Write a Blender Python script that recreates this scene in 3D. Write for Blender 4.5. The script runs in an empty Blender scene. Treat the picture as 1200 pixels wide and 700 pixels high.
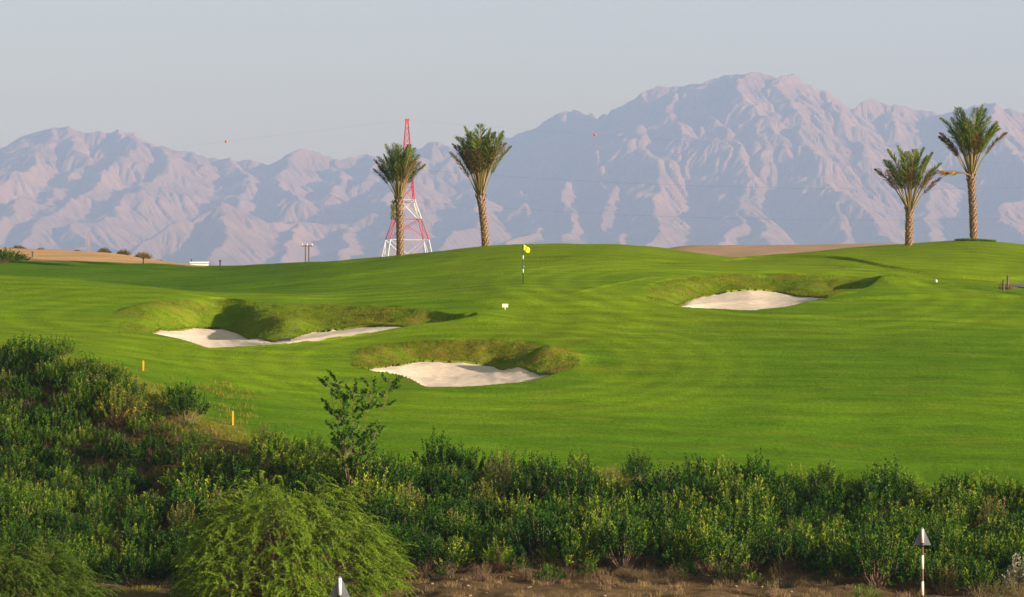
import bpy, math, random
import numpy as np
from mathutils import Vector, Matrix
random.seed(7); RNG = np.random.default_rng(11)
sc = bpy.context.scene
C = sc.collection
# ------------------------------------------------------------------ camera, sky, sun, exposure
F = 4500.0        # focal length in pixels of the 1200 px wide frame
HOR = 318.0       # row of the eye level
EYE = 14.0        # eye height above datum
cam_d = bpy.data.cameras.new('camera'); cam = bpy.data.objects.new('camera', cam_d); C.objects.link(cam)
cam_d.sensor_width = 36; cam_d.lens = 36*F/1200
cam_d.shift_y = -(350-HOR)/1200
cam_d.clip_start = 1; cam_d.clip_end = 60000
cam.location = (0, 0, EYE); cam.rotation_euler = (math.pi/2, 0, 0)
sc.camera = cam
SUN_AZ, SUN_EL = math.radians(115), math.radians(12.5)      # azimuth measured from +Y (view) towards +X
sundir = Vector((math.sin(SUN_AZ)*math.cos(SUN_EL), math.cos(SUN_AZ)*math.cos(SUN_EL), math.sin(SUN_EL)))
world = bpy.data.worlds.new('World'); sc.world = world; world.use_nodes = True
wn = world.node_tree; wbg = wn.nodes['Background']
sky = wn.nodes.new('ShaderNodeTexSky'); sky.sky_type = 'NISHITA'; sky.sun_disc = False
sky.sun_elevation = SUN_EL; sky.sun_rotation = SUN_AZ
sky.air_density = 1.0; sky.dust_density = 1.0; sky.ozone_density = 1.0
sky_tint = wn.nodes.new('ShaderNodeMix'); sky_tint.data_type = 'RGBA'; sky_tint.blend_type = 'MULTIPLY'; sky_tint.inputs[0].default_value = 1.0
sky_tint.inputs[7].default_value = (1.0, .76, .46, 1)          # warm tint takes the blue out of the whole sky
wn.links.new(sky.outputs[0], sky_tint.inputs[6]); wn.links.new(sky_tint.outputs[2], wbg.inputs[0]); wbg.inputs[1].default_value = 0.092
sl = bpy.data.lights.new('sun', 'SUN'); sl.energy = 5.0; sl.angle = math.radians(0.6); sl.color = (1.0, 0.83, 0.62)
so = bpy.data.objects.new('sun', sl); C.objects.link(so)
so.rotation_euler = sundir.to_track_quat('Z', 'Y').to_euler(); so.location = (60, -40, 60)
sc.view_settings.view_transform = 'Standard'; sc.view_settings.look = 'None'
sc.view_settings.gamma = 1.0; sc.view_settings.exposure = 1.30
try:
    sc.cycles.use_denoising = True; sc.cycles.volume_bounces = 1
    sc.cycles.max_bounces = 6; sc.cycles.transparent_max_bounces = 8
except Exception: pass
HAZE_DENSITY = 0.72e-4

# ------------------------------------------------------------------ helpers
def P(u, v, D):
    """point seen at photo pixel (u, v) at D metres"""
    return Vector(((u-600)/F*D, D, EYE+(HOR-v)/F*D))
def tag(o, label=None, cat=None, group=None, kind=None):
    if label: o['label'] = label
    if cat: o['category'] = cat
    if group: o['group'] = group
    if kind: o['kind'] = kind
    return o
def empty(name, loc, rz=0):
    o = bpy.data.objects.new(name, None); C.objects.link(o); o.location = loc; o.rotation_euler = (0, 0, rz)
    o.empty_display_size = .2
    return o
def link(name, me, mat=None, parent=None, loc=None):
    if mat is not None and not me.materials: me.materials.append(mat)
    o = bpy.data.objects.new(name, me); C.objects.link(o)
    if parent: o.parent = parent
    if loc is not None: o.location = loc
    return o
def copy_tree(o, parent=None):
    c = o.copy(); C.objects.link(c); c.parent = parent
    for ch in list(o.children): copy_tree(ch, c)
    return c
def mesh_np(name, V, loops, sizes, smooth=False, mat_idx=None):
    me = bpy.data.meshes.new(name)
    V = np.asarray(V, dtype=np.float32); loops = np.asarray(loops, dtype=np.int32).ravel(); sizes = np.asarray(sizes, dtype=np.int32)
    me.vertices.add(len(V)); me.vertices.foreach_set('co', V.ravel())
    me.loops.add(len(loops)); me.loops.foreach_set('vertex_index', loops)
    me.polygons.add(len(sizes)); st = np.concatenate([[0], np.cumsum(sizes)[:-1]]).astype(np.int32)
    me.polygons.foreach_set('loop_start', st)
    if mat_idx is not None: me.polygons.foreach_set('material_index', np.asarray(mat_idx, dtype=np.int32))
    me.update(calc_edges=True); me.validate()
    me.polygons.foreach_set('use_smooth', np.full(len(me.polygons), smooth)); me.update()
    return me
def attr(me, name, arr):
    a = me.attributes.new(name, 'FLOAT', 'POINT'); a.data.foreach_set('value', np.asarray(arr, dtype=np.float32))
def col_attr(me, name, arr):
    a = me.attributes.new(name, 'FLOAT_VECTOR', 'POINT'); a.data.foreach_set('vector', np.asarray(arr, dtype=np.float32).ravel())
class MB:
    """collects simple solids into one mesh"""
    def __init__(s): s.v = []; s.f = []
    def tube(s, pts, rad, n=8, cap=True):
        pts = [Vector(p) for p in pts]
        if not hasattr(rad, '__len__'): rad = [rad]*len(pts)
        b0 = len(s.v)
        for i, p in enumerate(pts):
            d = (pts[min(i+1, len(pts)-1)]-pts[max(i-1, 0)]).normalized()
            a = Vector((0, 0, 1)) if abs(d.z) < .9 else Vector((1, 0, 0))
            x = d.cross(a).normalized(); y = d.cross(x)
            for k in range(n):
                t = 2*math.pi*k/n
                s.v.append(p+(x*math.cos(t)+y*math.sin(t))*rad[i])
        for i in range(len(pts)-1):
            for k in range(n):
                a = b0+i*n+k; b = b0+i*n+(k+1) % n
                s.f.append((a, b, b+n, a+n))
        if cap:
            s.f.append(tuple(b0+k for k in range(n))[::-1]); s.f.append(tuple(b0+(len(pts)-1)*n+k for k in range(n)))
        return s
    def box(s, c, size, M=None):
        b0 = len(s.v); c = Vector(c)
        for z in (-.5, .5):
            for x, y in ((-.5, -.5), (.5, -.5), (.5, .5), (-.5, .5)):
                p = Vector((x*size[0], y*size[1], z*size[2]))
                if M is not None: p = M @ p
                s.v.append(c+p)
        for f in ((0, 3, 2, 1), (4, 5, 6, 7), (0, 1, 5, 4), (1, 2, 6, 5), (2, 3, 7, 6), (3, 0, 4, 7)):
            s.f.append(tuple(b0+i for i in f))
        return s
    def ball(s, c, r, n=12, m=8, sq=(1, 1, 1)):
        b0 = len(s.v); c = Vector(c)
        for j in range(m+1):
            th = math.pi*j/m
            for k in range(n):
                ph = 2*math.pi*k/n
                s.v.append(c+Vector((math.sin(th)*math.cos(ph)*sq[0], math.sin(th)*math.sin(ph)*sq[1], math.cos(th)*sq[2]))*r)
        for j in range(m):
            for k in range(n):
                a = b0+j*n+k; b = b0+j*n+(k+1) % n
                s.f.append((a, a+n, b+n, b))
        return s
    def prism(s, poly, y0, y1):
        """poly = (x, z) outline, thickness along y"""
        b0 = len(s.v); n = len(poly)
        for y in (y0, y1):
            for x, z in poly: s.v.append(Vector((x, y, z)))
        s.f.append(tuple(b0+i for i in range(n))); s.f.append(tuple(b0+n+i for i in range(n))[::-1])
        for i in range(n):
            j = (i+1) % n; s.f.append((b0+i, b0+n+i, b0+n+j, b0+j))
        return s
    def build(s, name, mat, parent=None, smooth=False, loc=None):
        me = bpy.data.meshes.new(name); me.from_pydata([tuple(v) for v in s.v], [], s.f); me.update()
        import bmesh
        bm = bmesh.new(); bm.from_mesh(me); bmesh.ops.remove_doubles(bm, verts=bm.verts, dist=1e-5)
        bmesh.ops.recalc_face_normals(bm, faces=bm.faces); bm.to_mesh(me); bm.free()
        if smooth:
            for p in me.polygons: p.use_smooth = True
        return link(name, me, mat, parent, loc)

# ---- numpy noise
def vnoise(x, y, seed=0):
    xi = np.floor(x).astype(np.int64); yi = np.floor(y).astype(np.int64); fx = x-xi; fy = y-yi
    def h(a, b):
        n = (a*374761393 + b*668265263 + seed*974711) & 0xffffffff
        n = ((n ^ (n >> 13))*1274126177) & 0xffffffff
        n = (n ^ (n >> 16)) & 0xffff
        return n/65535.0
    sx = fx*fx*fx*(fx*(fx*6-15)+10); sy = fy*fy*fy*(fy*(fy*6-15)+10)
    return (h(xi, yi)*(1-sx)+h(xi+1, yi)*sx)*(1-sy)+(h(xi, yi+1)*(1-sx)+h(xi+1, yi+1)*sx)*sy
def fbm(x, y, o=4, seed=0, g=.5):
    s = 0; a = 1; t = 0
    for i in range(o):
        s = s+a*(vnoise(x, y, seed+i*17)*2-1); t += a; a *= g; x = x*2.03+5.1; y = y*2.03-3.7
    return s/t
def ridged(x, y, o=4, seed=0):
    s = 0; a = 1; t = 0
    for i in range(o):
        s = s+a*(1-np.abs(vnoise(x, y, seed+i*13)*2-1)); t += a; a *= .5; x = x*2.1+1.3; y = y*2.1+4.7
    return s/t
def sstep(a, b, x):
    t = np.clip((x-a)/(b-a), 0, 1); return t*t*(3-2*t)

# ------------------------------------------------------------------ materials
def mat_new(name):
    m = bpy.data.materials.new(name); m.use_nodes = True
    nt = m.node_tree; b = nt.nodes['Principled BSDF']
    return m, nt, b
def plain(name, col, rough=.6, var=.12, scale=8, metal=0, bump=0.0):
    m, nt, b = mat_new(name); N = nt.nodes; L = nt.links
    tc = N.new('ShaderNodeTexCoord'); nz = N.new('ShaderNodeTexNoise'); nz.inputs['Scale'].default_value = scale; nz.inputs['Detail'].default_value = 5
    L.new(tc.outputs['Object'], nz.inputs['Vector'])
    mx = N.new('ShaderNodeMix'); mx.data_type = 'RGBA'; L.new(nz.outputs[0], mx.inputs[0])
    mx.inputs[6].default_value = (*[c*(1-var) for c in col], 1); mx.inputs[7].default_value = (*[min(1, c*(1+var)) for c in col], 1)
    L.new(mx.outputs[2], b.inputs['Base Color']); b.inputs['Roughness'].default_value = rough; b.inputs['Metallic'].default_value = metal
    if bump:
        bp = N.new('ShaderNodeBump'); bp.inputs['Strength'].default_value = bump; bp.inputs['Distance'].default_value = .02
        L.new(nz.outputs[0], bp.inputs['Height']); L.new(bp.outputs[0], b.inputs['Normal'])
    return m
def leafmat(name, cols, trans=.3, rough=.5, use_attr=False):
    """leaf: colour ramp driven by a per-leaf attribute and the object's random number"""
    m, nt, b = mat_new(name); N = nt.nodes; L = nt.links
    a = N.new('ShaderNodeAttribute'); a.attribute_name = 'tone'
    oi = N.new('ShaderNodeObjectInfo')
    mm = N.new('ShaderNodeMath'); mm.operation = 'MULTIPLY_ADD'; L.new(oi.outputs['Random'], mm.inputs[0]); mm.inputs[1].default_value = .45
    mu = N.new('ShaderNodeMath'); mu.operation = 'MULTIPLY'; L.new(a.outputs['Fac'], mu.inputs[0]); mu.inputs[1].default_value = .62
    L.new(mu.outputs[0], mm.inputs[2])
    r = N.new('ShaderNodeValToRGB'); els = r.color_ramp.elements
    while len(els) < len(cols): els.new(.5)
    for i, c in enumerate(cols): els[i].position = i/(len(cols)-1); els[i].color = (*c, 1)
    L.new(mm.outputs[0], r.inputs[0])
    L.new(r.outputs[0], b.inputs['Base Color']); b.inputs['Roughness'].default_value = rough
    b.inputs['Specular IOR Level'].default_value = .08
    tr = N.new('ShaderNodeBsdfTranslucent'); L.new(r.outputs[0], tr.inputs[0])
    mx = N.new('ShaderNodeMixShader'); mx.inputs[0].default_value = trans
    L.new(b.outputs[0], mx.inputs[1]); L.new(tr.outputs[0], mx.inputs[2]); L.new(mx.outputs[0], N['Material Output'].inputs[0])
    return m
M = {}
M['white'] = plain('white_paint', (.78, .76, .72), .5, .06)
M['black'] = plain('black_paint', (.025, .025, .03), .5)
M['rust'] = plain('brown_paint', (.12, .05, .03), .6, .3)
M['red'] = plain('red_paint', (.55, .035, .045), .5, .15, 2)
M['mastred'] = plain('hazed_red_paint', (.5, .25, .2), .6)  # paled red, distance haze put into the mast's colour
M['steel'] = plain('galvanised_steel', (.42, .44, .48), .45, .12, metal=.3)
M['yellow'] = plain('yellow_paint', (.80, .42, .02), .5)
M['flagyellow'] = plain('yellow_cloth', (.75, .80, .02), .7)
M['blue'] = plain('blue_plastic', (.12, .18, .45), .4)
M['navy'] = plain('dark_plastic', (.02, .025, .05), .4)
M['wood'] = plain('grey_wood', (.10, .08, .06), .8, .3)
M['bark'] = plain('bark', (.16, .10, .065), .9, .4, 25, bump=.6)
M['stone'] = plain('stone', (.27, .19, .14), .9, .25, 6, bump=.6)
M['asphalt'] = plain('asphalt', (.10, .105, .13), .7, .15, 3)
M['cable'] = plain('cable_metal', (.10, .10, .12), .5)
M['orange'] = plain('orange_plastic', (.75, .10, .04), .5)
M['roofwhite'] = plain('pale_sheet', (.78, .72, .65), .6, .05)
M['plateback'] = plain('plate_back', (.17, .19, .24), .5, .1)  # dark grey carries the shade on the plate's back
M['greysheet'] = plain('grey_sheet', (.28, .30, .34), .6, .1)
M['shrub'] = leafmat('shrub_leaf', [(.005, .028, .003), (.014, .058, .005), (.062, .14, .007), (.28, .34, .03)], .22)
M['shrub_dry'] = leafmat('dry_twig', [(.10, .09, .04), (.15, .12, .06), (.20, .16, .08)], .2)
M['wattle'] = leafmat('feathery_leaf', [(.085, .17, .010), (.15, .25, .018), (.28, .36, .04)], .3)
M['sapling'] = leafmat('sapling_leaf', [(.04, .12, .012), (.09, .20, .018), (.20, .29, .03)], .35)
M['yellowleaf'] = leafmat('yellow_leaf', [(.04, .10, .012), (.09, .15, .015), (.20, .22, .02), (.65, .45, .03)], .35)
M['wattle_shaded'] = leafmat('shaded_feathery_leaf', [(.04, .10, .008), (.075, .15, .012), (.12, .19, .02)], .25)  # feathery leaf darkened, shade of the corner bush in its colour
M['paleleaf'] = leafmat('pale_leaf', [(.05, .10, .012), (.11, .16, .02), (.24, .24, .05), (.36, .34, .08)], .25)
M['desertbush'] = leafmat('desert_bush_leaf', [(.09, .09, .03), (.16, .14, .05), (.22, .16, .08)], .2)
M['olive'] = leafmat('olive_leaf', [(.08, .10, .035), (.14, .15, .05), (.2, .18, .08)], .25)
M['silver'] = leafmat('silver_leaf', [(.13, .17, .12), (.22, .25, .2), (.3, .3, .25)], .25)
M['frond'] = leafmat('frond_leaf', [(.035, .085, .015), (.11, .17, .02), (.24, .27, .03)], .3)
M['frond_old'] = leafmat('old_frond_leaf', [(.06, .05, .025), (.13, .085, .04), (.22, .12, .05)], .2)
M['dryfrond'] = leafmat('dry_frond', [(.24, .13, .05), (.34, .18, .065), (.42, .23, .09)], .2)
M['drygrass'] = leafmat('dry_grass', [(.16, .12, .05), (.25, .18, .09), (.33, .24, .13)], .25)
M['roughgrass'] = leafmat('rough_grass', [(.08, .16, .008), (.14, .21, .012), (.25, .23, .03), (.36, .25, .07)], .35)

def ground_material():
    m, nt, b = mat_new('ground_cover'); N = nt.nodes; L = nt.links
    def attrn(n): a = N.new('ShaderNodeAttribute'); a.attribute_name = n; return a
    tc = N.new('ShaderNodeTexCoord')
    base = attrn('col')
    # streaky mowing marks run across the slope
    mp = N.new('ShaderNodeMapping'); mp.inputs['Scale'].default_value = (.35, 1.7, 1); mp.inputs['Rotation'].default_value = (0, 0, .06); L.new(tc.outputs['Object'], mp.inputs[0])
    n1 = N.new('ShaderNodeTexNoise'); n1.inputs['Scale'].default_value = 1.0; n1.inputs['Detail'].default_value = 6; n1.inputs['Roughness'].default_value = .6; n1.inputs['Distortion'].default_value = .6
    L.new(mp.outputs[0], n1.inputs['Vector'])
    n2 = N.new('ShaderNodeTexNoise'); n2.inputs['Scale'].default_value = 5.0; n2.inputs['Detail'].default_value = 6; n2.inputs['Roughness'].default_value = .7
    mp2 = N.new('ShaderNodeMapping'); mp2.inputs['Scale'].default_value = (.9, 1.0, 1); L.new(tc.outputs['Object'], mp2.inputs[0]); L.new(mp2.outputs[0], n2.inputs['Vector'])
    n3 = N.new('ShaderNodeTexNoise'); n3.inputs['Scale'].default_value = .12; n3.inputs['Detail'].default_value = 4; L.new(tc.outputs['Object'], n3.inputs['Vector'])
    def rng(src, a, c, d, e):
        r = N.new('ShaderNodeMapRange'); r.inputs[1].default_value = a; r.inputs[2].default_value = c; r.inputs[3].default_value = d; r.inputs[4].default_value = e
        L.new(src, r.inputs[0]); return r.outputs[0]
    def mul(x, y):
        q = N.new('ShaderNodeMath'); q.operation = 'MULTIPLY'; L.new(x, q.inputs[0]); L.new(y, q.inputs[1]); return q.outputs[0]
    f = mul(mul(rng(n1.outputs[0], .3, .7, .80, 1.20), rng(n2.outputs[0], .3, .7, .82, 1.18)), rng(n3.outputs[0], .3, .7, .86, 1.14))
    vm = N.new('ShaderNodeVectorMath'); vm.operation = 'SCALE'; L.new(base.outputs['Vector'], vm.inputs[0]); L.new(f, vm.inputs['Scale'])
    # worn, yellower patches
    n4 = N.new('ShaderNodeTexNoise'); n4.inputs['Scale'].default_value = .5; n4.inputs['Detail'].default_value = 7; n4.inputs['Roughness'].default_value = .65
    mp4 = N.new('ShaderNodeMapping'); mp4.inputs['Scale'].default_value = (.5, 1.5, 1); L.new(tc.outputs['Object'], mp4.inputs[0]); L.new(mp4.outputs[0], n4.inputs['Vector'])
    wornf = mul(rng(n4.outputs[0], .54, .72, 0, .55), attrn('turf').outputs['Fac'])
    mx = N.new('ShaderNodeMix'); mx.data_type = 'RGBA'; L.new(wornf, mx.inputs[0]); L.new(vm.outputs[0], mx.inputs[6]); mx.inputs[7].default_value = (.19, .205, .02, 1)
    # brown scruff on the rough faces
    n5 = N.new('ShaderNodeTexNoise'); n5.inputs['Scale'].default_value = 1.3; n5.inputs['Detail'].default_value = 8; n5.inputs['Roughness'].default_value = .75; L.new(tc.outputs['Object'], n5.inputs['Vector'])
    bf = mul(rng(n5.outputs[0], .45, .60, 0, .8), attrn('rough').outputs['Fac'])
    mx2 = N.new('ShaderNodeMix'); mx2.data_type = 'RGBA'; L.new(bf, mx2.inputs[0]); L.new(mx.outputs[2], mx2.inputs[6]); mx2.inputs[7].default_value = (.25, .165, .05, 1)
    L.new(mx2.outputs[2], b.inputs['Base Color']); b.inputs['Roughness'].default_value = .95; b.inputs['Specular IOR Level'].default_value = .04
    bp = N.new('ShaderNodeBump'); bp.inputs['Strength'].default_value = .8; bp.inputs['Distance'].default_value = .12
    ad = N.new('ShaderNodeMath'); ad.operation = 'MULTIPLY_ADD'; L.new(n1.outputs[0], ad.inputs[0]); ad.inputs[1].default_value = .7; L.new(n2.outputs[0], ad.inputs[2])
    L.new(ad.outputs[0], bp.inputs['Height'])
    bp2 = N.new('ShaderNodeBump'); bp2.inputs['Strength'].default_value = .7; bp2.inputs['Distance'].default_value = .03
    n6 = N.new('ShaderNodeTexNoise'); n6.inputs['Scale'].default_value = 22; n6.inputs['Detail'].default_value = 3; L.new(tc.outputs['Object'], n6.inputs['Vector'])
    L.new(n6.outputs[0], bp2.inputs['Height']); L.new(bp.outputs[0], bp2.inputs['Normal'])
    L.new(bp2.outputs[0], b.inputs['Normal'])
    return m
M['ground'] = ground_material()
def sand_material():
    m, nt, b = mat_new('bunker_sand'); N = nt.nodes; L = nt.links
    tc = N.new('ShaderNodeTexCoord')
    n = N.new('ShaderNodeTexNoise'); n.inputs['Scale'].default_value = 2.5; n.inputs['Detail'].default_value = 7; n.inputs['Roughness'].default_value = .6; L.new(tc.outputs['Object'], n.inputs['Vector'])
    r = N.new('ShaderNodeValToRGB'); r.color_ramp.elements[0].position = .3; r.color_ramp.elements[0].color = (.56, .46, .38, 1); r.color_ramp.elements[1].position = .7; r.color_ramp.elements[1].color = (.72, .62, .52, 1)
    L.new(n.outputs[0], r.inputs[0]); L.new(r.outputs[0], b.inputs['Base Color']); b.inputs['Roughness'].default_value = .95
    mp = N.new('ShaderNodeMapping'); mp.inputs['Scale'].default_value = (2.2, 9, 1); mp.inputs['Rotation'].default_value = (0, 0, .5); L.new(tc.outputs['Object'], mp.inputs[0])
    w = N.new('ShaderNodeTexNoise'); w.inputs['Scale'].default_value = 1.2; w.inputs['Detail'].default_value = 4; L.new(mp.outputs[0], w.inputs['Vector'])
    bp = N.new('ShaderNodeBump'); bp.inputs['Strength'].default_value = .6; bp.inputs['Distance'].default_value = .09; L.new(w.outputs[0], bp.inputs['Height']); L.new(bp.outputs[0], b.inputs['Normal'])
    return m
M['sand'] = sand_material()

# ------------------------------------------------------------------ terrain: one sheet, knots in (distance, photo row)
U = [-400, 0, 125, 250, 400, 600, 720, 870, 1000, 1140, 1200, 1600]
K = {  # near foot, mid bank, bank top, lower fairway, upper fairway, green front, green back, lower crest, crest, behind, far
 -400: [(136,700),(158,560),(178,392),(190,368),(203,338),(215,316),(225,330),(262,308),(290,299),(320,294),(400,322)],
 0:    [(138,695),(158,572),(176,410),(187,384),(202,350),(214,322),(226,338),(250,316),(285,298.5),(318,291.5),(400,322)],
 125:  [(140,690),(157,592),(172,432),(185,392),(200,354),(212,331),(224,345),(248,323),(280,304),(315,295.5),(400,324)],
 250:  [(141,686),(155,610),(164,507),(182,412),(198,362),(210,346),(222,338),(245,323),(268,314.3),(310,316),(400,328)],
 400:  [(141,682),(151,625),(159,556),(179,432),(195,372),(206,351),(220,331),(240,313),(258,304.8),(300,315),(400,330)],
 600:  [(141,678),(151,625),(158,566),(177,444),(193,376),(204,336),(218,317),(238,296),(252,286.5),(300,312),(400,330)],
 720:  [(141,680),(151,625),(158,569),(177,444),(192,378),(204,339),(218,316),(238,294),(252,284.8),(300,308),(400,330)],
 870:  [(141,682),(151,625),(158,575),(177,446),(192,382),(206,345),(218,323),(232,309),(245,303),(300,322),(400,330)],
 1000: [(141,686),(151,630),(158,583),(176,455),(191,387),(206,346),(218,327),(236,302),(252,289.5),(300,310),(400,330)],
 1140: [(141,690),(151,640),(157,592),(175,462),(190,392),(206,348),(219,331),(236,301),(250,281.5),(295,296),(400,330)],
 1200: [(141,692),(151,642),(157,594),(175,463),(190,393),(206,350),(219,337),(236,308),(250,288),(295,305),(400,330)],
 1600: [(141,700),(151,650),(157,600),(175,470),(190,400),(206,356),(219,345),(236,318),(250,300),(295,315),(400,335)]}
NK = 13
_us = np.arange(-420, 1661, 4.0)
DK = np.zeros((NK, len(_us))); ZK = np.zeros((NK, len(_us)))
def smooth_cols(vals):
    y = np.interp(_us, U, vals); k = np.exp(-.5*(np.arange(-14, 15)/6.0)**2); k /= k.sum()
    return np.convolve(np.pad(y, 14, mode='edge'), k, mode='valid')
for k in range(11):
    DK[k+1] = smooth_cols([K[u][k][0] for u in U]); ZK[k+1] = smooth_cols([(HOR-K[u][k][1])/F*K[u][k][0] for u in U])
DK[0] = 70; ZK[0] = -12.6
DK[12] = 470; ZK[12] = -3.0
def base_z(u, D):
    """relative height (eye = 0) from the knots; Catmull-Rom along the distance"""
    u = np.clip(u, -420, 1656); out = np.full(u.shape, -12.6)
    d = [np.interp(u, _us, DK[k]) for k in range(NK)]; z = [np.interp(u, _us, ZK[k]) for k in range(NK)]
    for k in range(NK-1):
        h = d[k+1]-d[k]; s1 = (z[k+1]-z[k])/h
        s0 = (z[k]-z[k-1])/(d[k]-d[k-1]) if k > 0 else s1*0
        s2 = (z[k+2]-z[k+1])/(d[k+2]-d[k+1]) if k < NK-2 else s1*0
        def lim(a, b): return np.where(a*b > 0, 2*a*b/(a+b+np.where(a+b == 0, 1e-9, 0)), 0)
        m0 = lim(s0, s1) if k > 0 else 0*s1; m1 = lim(s1, s2) if k < NK-2 else 0*s1
        t = np.clip((D-d[k])/h, 0, 1)
        zz = (2*t**3-3*t**2+1)*z[k]+(t**3-2*t**2+t)*h*m0+(-2*t**3+3*t**2)*z[k+1]+(t**3-t**2)*h*m1
        out = np.where((D >= d[k]) & (D <= d[k+1]), zz, out)
    far = D > d[NK-1]
    out = np.where(far, -3.0, out)
    # sandy rise beyond the green on the right
    X = (u-600)/F*D
    out = out + np.where(D > 380, 1, 0)*6.7*np.exp(-((D-530)/60)**2)*np.exp(-(np.maximum(0, np.abs(u-930)-110)/150)**2)
    return out
# bunkers: front edge, back edge of sand, grass rim, all as photo rows along u
BUNK = {
 'left': dict(front=[(110,392),(177,390),(215,398),(245,408),(320,403.5),(370,398),(430,390),(490,381),(555,378)],
              back=[(110,392),(177,390),(190,385),(215,383.5),(262,384),(276,388),(292,395),(318,400),(345,396),(380,388.5),(430,381),(462,380),(490,381),(555,378)],
              rim=[(110,392),(125,370),(150,358),(200,351),(260,350),(310,356),(345,357),(400,357),(450,359),(500,364),(555,378)],
              ends=(112,175,495,550), ex=[(470,.6,1.5,2.0,-.10),(522,.5,1.3,2.0,-.55),(562,.45,1.4,1.8,.35),(338,.55,1.3,2.2,.50),(250,.55,2.0,2.0,-.30)]),
 'middle': dict(front=[(400,424),(432,432),(470,438),(488,446),(497,453.5),(560,452.5),(620,447),(649,438),(695,425)],
              back=[(400,424),(432,432),(445,428),(460,425.5),(500,422),(560,424),(580,427),(588,434),(600,438.5),(640,438),(649,438),(695,425)],
              rim=[(400,424),(415,410),(450,403),(500,399),(560,398),(610,400),(650,407),(680,417),(695,425)],
              ends=(402,436,652,692), ex=[(632,.52,1.45,1.15,.80),(605,.86,1.6,.9,-.30),(520,.5,2.2,1.6,-.25)]),
 'right': dict(front=[(735,352),(792,361),(820,363.5),(880,364.5),(920,360),(966,349),(1030,332)],
              back=[(735,352),(792,361),(810,350),(850,341),(880,338),(920,341.5),(966,349),(1030,332)],
              rim=[(735,352),(760,336),(790,328),(850,322),(920,321),(980,323),(1010,326),(1030,332)],
              ends=(740,796,972,1026), ex=[(985,.55,1.7,2.4,-.60),(905,.6,2.5,2.4,-.10),(1042,.35,1.5,2.2,.42)])}
_Dg = np.arange(150, 262, .1)
def inv_base(u, v):
    vb = HOR-base_z(np.full_like(_Dg, u), _Dg)*F/_Dg
    i = np.argmax(vb <= v)
    return _Dg[i] if i > 0 else _Dg[0]
for b in BUNK.values():
    us = np.arange(b['front'][0][0], b['front'][-1][0]+1, 3.0); b['us'] = us
    def sm(a, w=2.0):
        k = np.exp(-.5*(np.arange(-6, 7)/w)**2); k /= k.sum(); return np.convolve(np.pad(a, 6, mode='edge'), k, mode='valid')
    fr = sm(np.interp(us, *zip(*b['front'])), 1.3); bk = sm(np.interp(us, *zip(*b['back'])), 1.0); rm = sm(np.interp(us, *zip(*b['rim'])))
    bk = np.minimum(bk, fr); rm = np.minimum(rm, bk-.5)
    b['fr'], b['bk'], b['rm'] = fr, bk, rm
    Df = sm(np.array([inv_base(u, v) for u, v in zip(us, fr)]), 1.0); Dr = sm(np.array([inv_base(u, v) for u, v in zip(us, rm)]))
    dif = np.maximum(fr-bk-.6, 0); mx = np.maximum(dif.max(), 1)
    f = .78*np.clip(dif/mx*1.25, 0, 1)**.55
    Dr = np.maximum(Dr, Df+1.0)
    f = sm(f, 2.6); Ds = Df+f*(Dr-Df); b['Df'], b['Dr'], b['Ds'] = Df, Dr, Ds
EDGES = []
for pts_, hh_, w_ in (([(250,338),(330,331),(400,325),(470,316),(560,306),(640,303),(720,303.5),(800,307),(850,308)], .10, .35),
                      ([(820,306),(880,303.5),(940,301),(990,303),(1050,316),(1100,323),(1160,326),(1290,329)], .16, .45),
                      ([(940,352),(1000,350),(1060,347.5),(1120,347),(1200,349.5),(1300,353)], .16, .45),
                      ([(1000,333),(1060,333),(1120,336),(1180,344),(1240,350)], .12, .4),
                      ([(640,350),(690,340),(740,330),(820,321),(930,319),(1020,322),(1045,330),(1000,345)][:7], .07, .3)):
    ue = np.arange(pts_[0][0], pts_[-1][0]+1, 10.0); ve = np.interp(ue, *zip(*pts_)); k_ = np.exp(-.5*(np.arange(-3, 4)/1.6)**2); k_ /= k_.sum()
    ve = np.convolve(np.pad(ve, 3, mode='edge'), k_, mode='valid')
    EDGES.append((ue, np.array([inv_base(a_, b_) for a_, b_ in zip(ue, ve)]), hh_, w_))
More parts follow.
